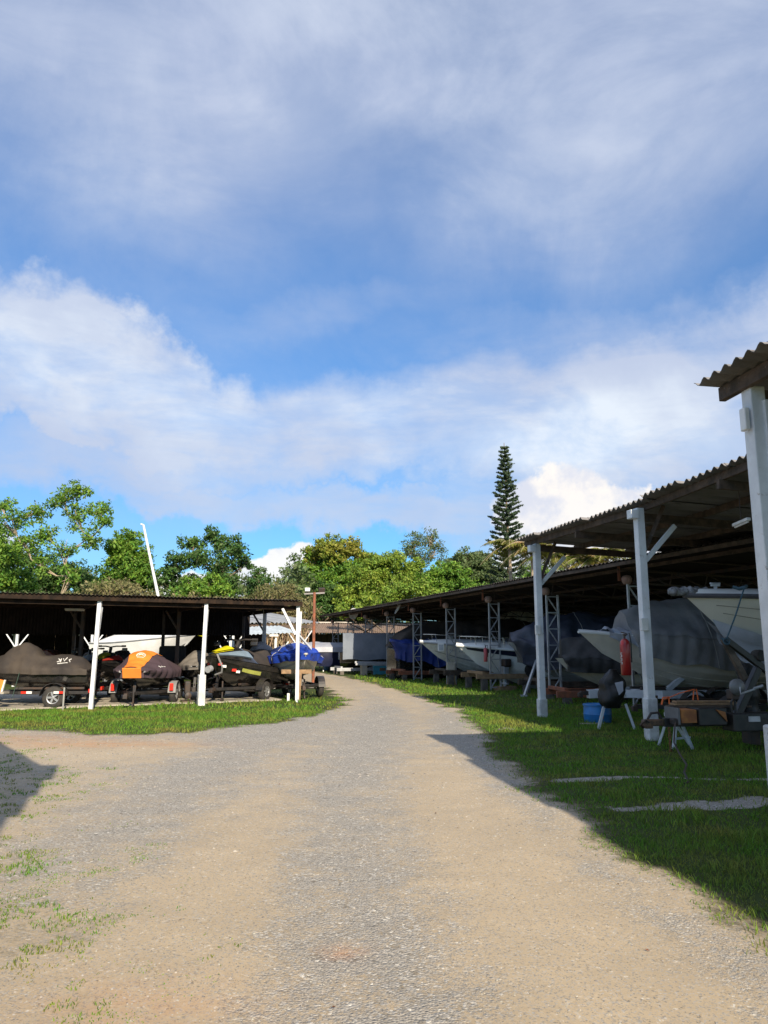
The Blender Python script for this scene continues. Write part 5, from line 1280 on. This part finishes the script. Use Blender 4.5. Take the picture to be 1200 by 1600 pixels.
MB().bar((tx(1117, 1.01), .16, tz(999)), (tx(1185, 1.02), .12, tz(1052)), .08, .10).build('bow_arm', BLACKP, tt, bevel=.01)
MB().lathe([(.02, -.09), (.085, -.09), (.095, -.05), (.095, .05), (.085, .09), (.02, .09)], (tx(1170, 1.015), .12, tz(1024)), 'Y', 16).build('bow_roller', RUB, tt, smooth=True, angle=40)
wx_, wz_ = tx(1120, 1.02), tz(1071)
wd = MB().lathe([(.02, -.04), (.115, -.04), (.125, -.02), (.125, .02), (.09, .05), (.04, .07), (.02, .07)], (wx_, .24, wz_), 'Y', 22).build('winch_drum', mat('dull_grey_winch', (.20, .205, .21), .5, metal=.3, col2=(.2, .2, .21), scale=8), tt, smooth=True, angle=30)
MB().tube([(wx_, .30, wz_), (wx_ + .02, .34, wz_ - .10), (tx(1140, 1.02), .36, wz_ - .03)], .016, 6).cyl((tx(1139, 1.02), .36, wz_ - .02), (tx(1153, 1.02), .37, wz_ + .02), .022, 8).build('crank', GALV, wd)
MB().box((wx_ + .02, .14, wz_ - .12), (.13, .16, .16)).build('winch_bracket', DSTEEL, tt, bevel=.02)
MB().tube([(tx(1106), .2, tz(1110)), (tx(1106), .2, tz(1094)), (tx(1109), .2, tz(1089)), (tx(1112), .2, tz(1094)), (tx(1112), .2, tz(1110))], .018, 6).build('grab_hoop', BLACKP, tt)
MB().box((tx(1137), .26, tz(1119)), (.19, .02, .08)).build('white_plate', mat('grey_white_plate', (.55, .56, .58), .5), tt)
MB().box((tx(1188), .28, tz(1121)), (.16, .05, .06)).build('red_marker_lamp', REDL, tt, bevel=.01)
for x in (-3.9, -4.6):
    for s_ in (-1, 1): wheel(tt, x, s_ * .95, .32, .2)
    MB().bar((x, -.9, .32), (x, .9, .32), .07).build('axle', BLACKP, tt)
MB().bar((tx(1160), .34, tz(1133)), (tx(1240), .34, tz(1133)), .12, .025).build('yellow_edge_board', mat('yellow_brown_board', (.42, .26, .06), .8), tt)
# black wrapped outboard hanging at the winch
o = thing('wrapped_outboard', 'tall black wrapped shape standing behind the winch of the black trailer', 'outboard motor', (0, 0, 0)); q = at(1166, 1060, 12.75); o.location = (q.x, q.y, 0)
rings = []
for i in range(13):
    z = .35 + .98 * i / 12; w = .18 * (1 - .25 * (i / 12) ** 3) * (1 if i < 12 else .5) * (.9 + .15 * math.sin(i * 1.3)); rings.append([(w * math.cos(a * PI / 7) * (1 + .12 * math.sin(3 * a)), w * .9 * math.sin(a * PI / 7), z) for a in range(14)])
MB().loft(rings, True, True).build('wrap', mat('black_plastic_wrap', (.012, .012, .013), .5, bump=1., bscale=7), o, smooth=True, angle=60); MB().box((0, 0, .30), (.16, .3, .5)).build('leg', DSTEEL, o)
# dock line from the foredeck down to the bow arm
o = thing('dock_line', 'dark blue rope running from cream boat foredeck down to the trailer bow arm', 'rope', (0, 0, 0))
a = at(1163, 918, 12.0); b = at(1134, 1002, 12.0); MB().tube([tuple(a), tuple(a.lerp(b, .5) + Vector((.01, 0, -.01))), tuple(b)], .012, 6).build('rope', ROPE, o, smooth=True)
MB().tube([tuple(at(1145, 917, 12.1)), tuple(at(1155, 920, 12.05)), tuple(a), tuple(at(1166, 916, 12.2))], .03, 6).build('knot', ROPE, o); 
mb = MB()
for k in range(3): mb.tube([tuple(b + Vector((.05 * math.cos(q * PI / 4 + k), .03 * k - .03, .05 * math.sin(q * PI / 4)))) for q in range(9)], .011, 5, False)
mb.build('rope_coil', ROPE, o)
# planks and orange cord on the trailer
pz = at(1085, 1103, 12.4)
for k in range(3):
    q = tag(MB().bar(Vector((pz.x - .40 + .05 * k, pz.y + .02 * k, .66 + .035 * k)), Vector((pz.x + 1.0 - .1 * k, pz.y + .33 + .04 * k, .64 + .035 * k)), .22 - .05 * k, .03).build('plank', WOODL if k else WOOD, bevel=.004), ['lowest, widest plank lying on the black trailer', 'middle plank in the stack on the black trailer', 'top and narrowest plank on the black trailer'][k], 'plank', 'planks on the black trailer')
o = thing('orange_cord', 'thin orange cord tied from a post over the planks on the black trailer', 'cord', (0, 0, 0)); OC = mat('orange_cord_nylon', (.75, .15, .03), .6)
MB().tube([tuple(at(1038, 1093, 12.1)), tuple(at(1062, 1083, 12.1)), tuple(at(1085, 1077, 12.1))], .008, 5).build('cord', OC, o)
MB().tube([tuple(at(1083, 1094, 12.1)), tuple(at(1084, 1080, 12.1)), tuple(at(1088, 1077, 12.1)), tuple(at(1091, 1094, 12.1))], .01, 5).build('loop', OC, o)
MB().tube([tuple(at(1034, 1101, 12.1)), tuple(at(1036, 1090, 12.1)), tuple(at(1045, 1089, 12.1)), tuple(at(1046, 1100, 12.1))], .014, 5).build('knot', OC, o)

# trestle carrying the tongue
q = ground_at(1078, 1172); o = thing('trestle', 'pale blue-white folding trestle propping up the black trailer tongue', 'trestle', (q.x, q.y + .15, 0), R(12))
TR = mat('pale_trestle_paint', (.60, .66, .70), .5, col2=(.45, .5, .54), scale=8, dirt=((.25, .2, .16), .6))
MB().bar((-.05, -.05, .50), (-.05, .42, .50), .08, .06).build('top_bar', TR, o)
for (x, y) in ((-.26, -.06), (.05, -.10), (.28, .30), (-.20, .46)):
    MB().bar((-.05 + (.02 if x > 0 else -.02), .1 if y < .1 else .34, .48), (x, y, 0), .05, .04).build('leg', TR, o, bevel=.004)
MB().bar((-.20, -.02, .16), (.16, .12, .16), .03, .03).build('stretcher', TR, o)
o = thing('brake_cable', 'black cable drooping from the trailer tongue onto the grass', 'cable', (0, 0, 0)); gg = ground_at(1075, 1222)
MB().tube([tuple(at(1055, 1128, 12.0)), tuple(at(1053, 1160, 11.8)), tuple(at(1062, 1178, 11.2)), tuple(at(1073, 1195, 10.3)), (gg.x, gg.y + .1, .10), (gg.x - .03, gg.y - .1, .02), (gg.x - .12, gg.y - .2, .015)], .013, 6).build('cable', DSTEEL, o, smooth=True)

# boat with grey cover behind it, on white trailer
L = 6.6; bw = at(904, 987, 17.6); rz = R(188)
loc = place(bw, L, rz, 1.18 + .27)
def gp(q): return .10 + .85 * math.sin(PI * min(1., max(0, .03 + q * .93))) ** .75 * (1 if q < .7 else (1 - (q - .7) * 1.2))
t, f = boat('white ribbed boat under grey canvas cover, bow out, behind the extinguisher post', loc, rz, L, 2.1, 1.18, BEIGEH, .27, .66, 1.3, .3, deckp=lambda q: .05, deckm=GEL, rail=.035, railm=GEL,
    cov=(COVG, gp, .0, .845, .5, .05, 7, lambda q: .42 + .25 * math.sin(PI * q) + .04 * math.sin(q * 37)))
# silver torn edge of the cover
tf = thing('torn_tarp', 'crumpled silver tarp end draped over the foredeck left of the extinguisher post', 'tarp', (0, 0, 0))
d = Vector((math.cos(rz), math.sin(rz), 0)); sN = Vector((-d.y, d.x, 0)); O = Vector(loc); mb = MB(); rings = []
for i in range(15):
    tq = .78 + .13 * i / 14; r = []
    for j in range(15):
        u = -1 + 2 * j / 14; x, b, z = f(tq, 0); hz = max(0, abs(u) - .6) * 1.3 * (1 - .35 * i / 14); kk = .6 * min(1, hz * 1.1)
        x2, b2, z2 = f(tq, kk); y = (b + .06) * min(1, abs(u) / .6) * (1 if u > 0 else -1) if abs(u) < .6 else (b2 + .07) * (1 if u > 0 else -1)
        n1 = mnoise.noise(Vector((i * .45, j * .6, 3.))) * .09; r.append(tuple(O + d * (x + n1) + sN * (y + n1) + Vector((0, 0, (z if abs(u) < .6 else z2) + .10 * (1 - min(1, abs(u) / .6)) + .05 + n1))))
    rings.append(r)
mb.loft(rings, False, False).build('tarp', COVL, tf, smooth=True, angle=50)
q = O; wt = mat('white_trailer_paint', (.62, .65, .70), .5, col2=(.5, .53, .57), scale=3)
t2 = trailer('long white trailer beam under the grey covered boat', (q.x + .1, q.y, 0), rz, 6.6, 1.9, .56, .32, frame=wt, fend=DSTEEL, post=0, tongue=.45, wn=2, wx=.6, fw=.17)
MB().bar((1.5, .3, .62), (.5, .3, 1.35), .12, .1).build('side_support', wt, t2)

# other boats under the long shed, bows to the road
def cab(h): return lambda q: .05 + h * max(0, math.sin(PI * min(1, max(0, (q - .02) / .7)))) ** .5
RZ3 = math.atan2(-.3, -1)
bw = at(792, 1003, 25.2); L = 7.5
boat('large boat swathed in dark slate tarp behind two lattice columns', place(bw, L, R(190), 1.75), R(190), L, 2.7, 1.35, GREYH, .40, .62, 1.5, .3, cov=(NAVYT, lambda q: .15 + 1.0 * math.sin(PI * min(1, .05 + q * .8)) ** .8 * (1 if q < .8 else 1 - (q - .8) * 4), .0, .985, .8, .09, 5, lambda q: .75 + .1 * math.sin(q * 23)))
q = bw + Vector((3.4, .9, 0)); cradle('timber cradle under the dark slate tarped boat', (q.x, q.y, 0), R(190), 5.5, 1.7, .40, WOOD)
bw = at(840, 1028, 22.2); L = 5.8
boat('lower dark covered boat with pale keel, nearest to the second lattice column', place(bw + Vector((.5, 0, 0)), L, R(186), 1.1), R(186), L, 2.1, .95, BEIGEH, .15, .66, 1.0, .3, cov=(mat('charcoal_cover', (.05, .052, .058), .7, col2=(.035, .036, .04), scale=2, bump=.6, bscale=7), lambda q: .12 + .8 * math.sin(PI * min(1, .04 + q * .86)) ** .9, .0, .97, .4, .06, 8))
cradle('rusty brown cradle under the low dark covered boat', (bw.x + 2.9, bw.y + .5, 0), R(186), 5.2, 1.5, .28, RUST)

bw = at(713, 1008, 28.8); L = 8.2
t, f = boat('white sports boat with navy band, centre of the long shed', place(bw, L, R(192), 1.72), R(192), L, 2.5, 1.32, GEL, .40, .60, 1.5, .3, deckp=lambda q: .08 + .26 * math.sin(PI * min(1, q * 1.05)) ** .6, deckm=GEL, rail=.05, railm=GEL, stripe=(.05, .20, NAVY), bowrail=True, screen=(.45, .45, 1.0))
MB().lathe([(.03, -.03), (.24, -.03), (.26, .03), (.03, .04)], (L / 2 - 2.6, f(.68, .5)[1] + .03, f(.68, .5)[2]), 'Y', 18).build('round_fender', RUB, t, smooth=True, angle=40)
q = bw + Vector((3.6, 1.0, 0)); cradle('weathered timber cradle under the white boat with the navy band', (q.x, q.y, 0), R(192), 6.4, 1.8, .52, WOODL)
bw = at(656, 1003, 33.0); L = 8.0
t, f = boat('white boat with chrome bow rail, left of the navy-banded one', place(bw, L, R(196), 1.68), R(196), L, 2.5, 1.28, mat('offwhite_gelcoat', (.76, .76, .73), .3), .40, .60, 1.6, .3, deckp=lambda q: .08 + .28 * math.sin(PI * min(1, q * 1.05)) ** .6, rail=.045, railm=GREYH, stripe=(.5, .56, GREYH), bowrail=True, screen=(.4, .45, 1.0))
for s in (1, -1):
    for k in range(7):
        if k == 3: continue
        a = f(.80 + k * .012, .24); MB().box((a[0], s * (a[1] + .004), a[2]), (.055, .02, .08), 0).box((a[0], s * (a[1] + .012), a[2]), (.022, .012, .03 + .01 * (k % 3)), 0).build('registration_letter', mat('faded_grey_letter', (.42, .42, .43), .5), t)
q = bw + Vector((3.6, 1.0, 0)); cradle('dark timber cradle under the off-white railed boat', (q.x, q.y, 0), R(196), 6.0, 1.8, .5, WOOD)
bw = at(607, 1003, 37.6); L = 6.5
t, f = boat('boat draped in deep blue tarp to the keel, mid long shed', place(bw, L, R(200), 1.7), R(200), L, 2.5, 1.3, BLACKG, .40, .55, 1.3, .3, cov=(BLUED, lambda q: .1 + .2 * math.sin(PI * q), .0, .99, 1.1, .09, 11, lambda q: 1.15 - .3 * q + .08 * math.sin(q * 29)))
q = bw + Vector((3.0, 1.0, 0)); cradle('rust-red cradle under the deep blue tarped boat', (q.x, q.y, 0), R(200), 6.0, 1.7, .36, RUST)
o = thing('boat_canopy', 'black cabin canopy rising behind the blue tarped boat', 'canopy', (at(668, 1000, 39).x, 39.5, 0), R(15))
rings = [[(x, y, z) for x, z in ((-2.0, 1.6), (-1.4, 2.3), (-.3, 2.85), (1.5, 2.9), (2.6, 2.5), (2.8, 1.6))] for y in (-1.1, 1.1)]
MB().loft(rings, True, True).build('canopy', COVB, o, bevel=.1); MB().box((.3, 0, .8), (4.4, 2.0, 1.58)).build('hull', BLACKG, o, bevel=.15)
# tall light-grey tarp box (covered high boat)
q = at(572, 1005, 44.5)
t = thing('covered_boat', 'tall boat under a flat-sided light slate tarp at the far end', 'boat', (q.x + .9, q.y + 1, 0), R(-2))
rings = []
for i in range(17):
    x = -2.2 + 4.6 * i / 16; r = []
    for j in range(15):
        a = j / 14; y = -1.15 + 2.3 * a; e1_ = 1 if a in (0, 1) else 0; z = 2.35 - .25 * max(0, (i - 10) / 6) + .03 * math.sin(i * 1.7 + j)
        r.append((x, y, z))
    hem_l = [(x, -1.17 + .03 * math.sin(i * 1.3), .85 + .04 * math.sin(i) - .0 * i), (x, -1.16 + .05 * math.sin(i * 2.1), 1.6)]; hem_r = [(x, 1.16, 1.6), (x, 1.17, .85)]
    rings.append(hem_l + r + hem_r)
MB().loft(rings, False, True).build('tarp', mat('slate_grey_tarp', (.19, .22, .27), .7, col2=(.14, .165, .21), scale=1.5, bump=.6, bscale=5), t, smooth=True, angle=50)
hull_mesh(hull_f(4.8, 2.0, .9, .1, .5, .6), 16, zoff=.35).build('hull', BLACKG, t)
cradle('low steel cradle under the tall slate tarped boat', (q.x + .2, q.y + 1, 0), R(17), 4.4, 1.6, .3, GALV)
o = thing('loose_beams', 'two pale metal beams lying on blocks before the slate tarped boat', 'beams', (at(585, 1030, 43.4).x, 43.6, 0), R(14))
for k in range(2): MB().bar((-1.1, .2 * k, .62 + .1 * k), (2.4, .2 * k, .55 + .1 * k), .14, .12).build('beam', GALV, o, bevel=.01)
for x in (-.6, 1.6): MB().box((x, .1, .27), (.3, .5, .54)).build('block', CONC, o)
# navy covered boat and teal cover beyond
q = at(530, 1020, 50.5); t = thing('covered_boat', 'navy tarp boat with grey top sheet at the far end of the road', 'boat', (q.x - .1, q.y, 0), R(20))
rings = []
for i in range(13):
    x = -1.5 + 3.2 * i / 12; zt = 1.5 + .12 * i / 12; rings.append([(x, -.95, .35), (x, -1.0 + .04 * math.sin(i * 2), .9), (x, -.9, zt), (x, 0, zt + .18), (x, .9, zt), (x, 1.0, .9), (x, .95, .35)])
MB().loft(rings, False, True).build('navy_tarp', NAVY, t, smooth=True, angle=50)
MB().loft([[(x, -1.03, 1.25), (x, -.96, 1.56 + .02 * math.sin(x * 4)), (x, 0, 1.86), (x, .96, 1.6), (x, 1.03, 1.25)] for x in [-2.1 + k * .3 for k in range(9)]], False, True).build('grey_top_sheet', COVL, t, smooth=True)
MB().box((-.2, -1.06, 1.0), (.12, .03, .45)).build('white_tag', WHT, t)
for x in (-1.1, .9):
    for s in (-1, 1): MB().bar((x, s * .5, 0), (x, s * .4, .4), .06).build('leg', GALV, t)
q = at(494, 1018, 53.5); t = thing('covered_boat', 'sky-blue tarp bundle with white top beyond the light pole', 'boat', (q.x, q.y, 0), R(10))
rings = []
for i in range(11):
    z = .35 + 1.25 * i / 10; w = (1.25 - .10 * (i / 10) ** 2) * (1 + .0 * i); rings.append([(w * (1 + .05 * math.sin(a * 2.3 + i)) * math.cos(a * PI / 9), .9 * math.sin(a * PI / 9) * (1 + .04 * math.sin(a * 3)), z) for a in range(18)])
MB().loft(rings, True, True).build('tarp', TEALT, t, smooth=True, angle=60)
MB().lathe([(1.28, 1.58), (1.22, 1.68), (.9, 1.80), (.4, 1.9), (.02, 1.94)], n=18).build('white_top', COVL, t, smooth=True)
q = at(513, 1035, 52); o = thing('blue_drum', 'small blue drum standing by the navy tarped boat far off', 'drum', (q.x, q.y, 0)); MB().lathe([(.02, 0), (.28, 0), (.3, .2), (.29, .45), (.3, .7), (.28, .9), (.02, .9)], n=16).build('body', mat('faded_blue_plastic', (.04, .14, .26), .5), o, smooth=True, angle=40); MB().lathe([(.02, .9), (.2, .9), (.2, .93), (.02, .94)], n=14).build('lid', WHT, o)
g_ = ground_at(593, 1054); o = thing('plastic_crate', 'bright cyan crate on the grass at a far lattice column foot', 'crate', (g_.x, g_.y, 0), .2)
CY = mat('cyan_plastic', (.08, .45, .62), .5); MB().box((0, 0, .03), (.75, .5, .05)).box((0, -.25, .27), (.75, .04, .5)).box((0, .25, .27), (.75, .04, .5)).box((-.36, 0, .27), (.04, .5, .5)).box((.36, 0, .27), (.04, .5, .5)).build('body', CY, o, bevel=.01); MB().box((.12, -.26, .3), (.34, .03, .16)).build('handle_slot', WOODL, o)
for k, (px, Y, lab) in enumerate(((700, 42, 'dark covered boat behind the off-white boat'), (760, 36, 'dark covered boat behind the navy-banded boat'), (905, 31, 'dark covered boat deep in the long shed under the white pennants'), (1010, 27, 'dark covered boat behind the grey canvas cover'), (820, 44, 'dark covered boat at the very back of the long shed'), (1120, 24, 'dark covered boat behind the big cream boat'))):
    q = at(px, 1010, Y); boat(lab, (q.x + 1.5, Y + 2, .6), R(195 + 4 * k), 7, 2.4, 1.2, GREYH if k % 2 else GEL, .3, .6, 1.2, cov=(COVB if k % 2 else NAVYT, lambda q: .1 + (.9 + .05) * math.sin(PI * min(1, .05 + q * .85)) ** .8, 0, .97, .5, .06, k + 20), group='covered boats in the back rows')
    cradle(lab.replace('covered boat', 'cradle of the boat').replace('dark cradle', 'cradle'), (q.x + 1.5, Y + 2, 0), R(195 + 4 * k), 5, 1.6, .45, WOOD)

# fire extinguishers
def extinguisher(label, p, r, h, m=REDP):
    t = thing('fire_extinguisher', label, 'fire extinguisher', p)
    MB().lathe([(r * .3, 0), (r * .9, 0), (r, r * .15), (r, h * .84), (r * .85, h * .93), (r * .4, h), (.01, h)], n=24).build('cylinder', m, t, smooth=True, angle=50)
    v = MB().cyl((0, 0, h), (0, 0, h + .06), r * .22, 10).box((.01, 0, h + .07), (r * .9, .03, .02)).box((-r * .1, 0, h + .10), (r * 1.1, .03, .015), 0, .2).build('valve', DSTEEL, t)
    MB().tube([(r * .2, 0, h + .05), (r * .9, -.02, h + .10), (r * 1.15, -.02, h * .9), (r * 1.1, -.02, h * .35)], .011, 6).build('hose', RUB, t, smooth=True)
    lb = MB(); rings = []
    for k in range(9):
        a = PI * (1.04 + .16 * k / 8); rings.append([(math.cos(a) * (r + .002), math.sin(a) * (r + .002), h * .30), (math.cos(a) * (r + .002), math.sin(a) * (r + .002), h * .62)])
    lb.loft(rings, False, False).build('label', mat('aged_label', (.5, .5, .48), .6), t)
    rr = MB()
    for k in range(6):
        a = PI * (1.07 + .10 * (k % 2)); rr.box((math.cos(a) * (r + .003), math.sin(a) * (r + .003), h * (.33 + .05 * k)), (.02, .006, .018), a + PI / 2)
    rr.build('label_print', REDP, t)
    return t
p = at(979, 1055, 13.3); extinguisher('large red fire extinguisher hung on the second white post from the right', (p.x, p.y, p.z), .088, .62)
p = at(759, 1034, 27.9); extinguisher('small extinguisher with white sign on the lattice column before the navy-banded boat', (p.x, p.y, p.z), .07, .5, mat('pinkish_red', (.45, .08, .09), .5))
p = at(689, 1020, 32.3); o = thing('notice_board', 'small pale box on the lattice column before the off-white boat', 'box', (p.x, p.y, 1.45)); MB().box((0, 0, .12), (.26, .1, .34)).build('case', LAMPW, o, bevel=.01); MB().box((0, -.055, .12), (.18, .01, .22)).build('door', GALV, o)

# blue half drum with black bag above
q = ground_at(939, 1131); o = thing('half_drum', 'bright blue cut-down plastic drum on the grass under the black bag', 'drum', (q.x, q.y + .22, 0))
DB = mat('blue_drum_plastic', (.02, .20, .55), .4, col2=(.03, .16, .42), scale=4, dirt=((.03, .05, .08), .66))
MB().lathe([(.02, .0), (.265, 0), (.285, .03), (.29, .17), (.297, .185), (.29, .20), (.283, .38), (.27, .385), (.262, .37), (.26, .05), (.02, .04)], n=30).build('body', DB, o, smooth=True, angle=45)
MB().lathe([(.30, .36), (.302, .385), (.285, .395), (.27, .385)], n=30).build('rim', DB, o, smooth=True)
MB().lathe([(.01, .0), (.05, .0), (.05, .01), (.03, .012)], (0, -.292, .14), 'Y', 10).build('stain_plug', RUST, o)
o = thing('scrap_board', 'thin grey board lying on the grass by the blue drum', 'board', (ground_at(925, 1133).x, ground_at(925, 1133).y, 0)); MB().box((0, 0, .025), (.5, .1, .03), .05).build('board', CONC, o)
q = at(955, 1075, 15.2); o = thing('plastic_bag', 'crumpled black rubbish bag with silver flap beside the extinguisher post', 'bag', (q.x, q.y, q.z - .2))
bm = MB(); rings = []
rb = random.Random(4)
for i in range(15):
    v = i / 14; w = .30 * math.sin(PI * (.12 + .80 * v)) ** .7 * (1 - .35 * v); rings.append([(w * (1 + .55 * mnoise.noise(Vector((math.cos(a) * 1.7, math.sin(a) * 1.7, v * 3.5)))) * math.cos(a) + .05 * v, w * .8 * (1 + .6 * mnoise.noise(Vector((math.cos(a) * 2, math.sin(a) * 2, v * 4 + 5)))) * math.sin(a), -.18 + .74 * v) for a in [k * 2 * PI / 22 for k in range(22)]])
bm.loft(rings, True, True).build('bag', MATS['black_plastic_wrap'], o, smooth=True, angle=70)
MB().add([(.0, -.27, .30), (.16, -.26, .33), (.14, -.30, .16), (.06, -.29, .08), (.0, -.25, .31), (.16, -.24, .34), (.14, -.28, .17), (.06, -.27, .09)], [(0, 1, 2, 3), (7, 6, 5, 4), (0, 4, 5, 1), (1, 5, 6, 2), (2, 6, 7, 3), (3, 7, 4, 0)]).build('silver_flap', COVL, o)
MB().bar((-.16, 0, -.15), (-.30, 0, -.62), .05).bar((.25, -.05, -.1), (.44, -.1, -.75), .05).bar((-.2, .05, .05), (.3, .05, .05), .05).build('stand', wt, o)
tq = trailer('black winch trailer nose poking out beneath the bag', (q.x + 1.9, q.y + .5, 0), R(188), 3.0, 1.4, .42, .3, post=0, tongue=.2)
# white struts leaning at the long shed
for k, (a_, b_, lab) in enumerate((((818, 1077, 24.6), (846, 1010, 25.2), 'white leaning prop left of the second canopy far post'),)):
    A_ = at(*a_); A_.z = 0; B_ = at(*b_); o = thing('leaning_prop', lab, 'prop', A_); MB().bar((0, 0, 0), tuple(B_ - A_), .07).build('strut', GALV, o); MB().box((0, 0, .05), (.2, .12, .08)).build('foot', GALV, o)
g_ = at(790, 1062, 28.4); o = thing('outboard_motor', 'grey outboard leg on a wooden block beside the extinguisher column', 'outboard motor', (g_.x, 28.6, 0), .4)
MB().box((0, 0, .68), (.22, .3, .4)).box((0, 0, .35), (.10, .16, .4)).box((0, 0, .25), (.12, .42, .07)).build('gearcase', GALV, o, bevel=.03); MB().box((0, 0, .08), (.7, .5, .16)).build('block', WOODL, o)
MB().box((.05, 0, 1.0), (.32, .4, .3)).build('cowling', DSTEEL, o, bevel=.06)
for k in range(4):
    px = (900, 925, 950, 1012)[k]; q = at(px, 962, 27.5 + k)
# tall thin poles and spars seen against the light at the back
rs = random.Random(8)
for k in range(9):
    px = 866 + k * 17 + rs.uniform(-4, 4); Y = 33 + rs.uniform(-1, 3); q = at(px, 1000, Y)
    tag(MB().bar((q.x, Y, 0), (q.x + rs.uniform(-.35, .35), Y, 2.95), .07).build('back_post', WOOD if k % 2 else GALV), ['first thin back post right of the second lattice column', 'second thin post against the light at the back', 'third thin post in the back gap', 'fourth post in the back gap, silver', 'fifth post, dark, in the back gap', 'sixth post, just left of the extinguisher post', 'seventh post, behind the extinguisher post', 'eighth post, right of the extinguisher post', 'ninth back post, above the grey canvas cover'][k], 'post', 'thin posts at the back of the long shed')
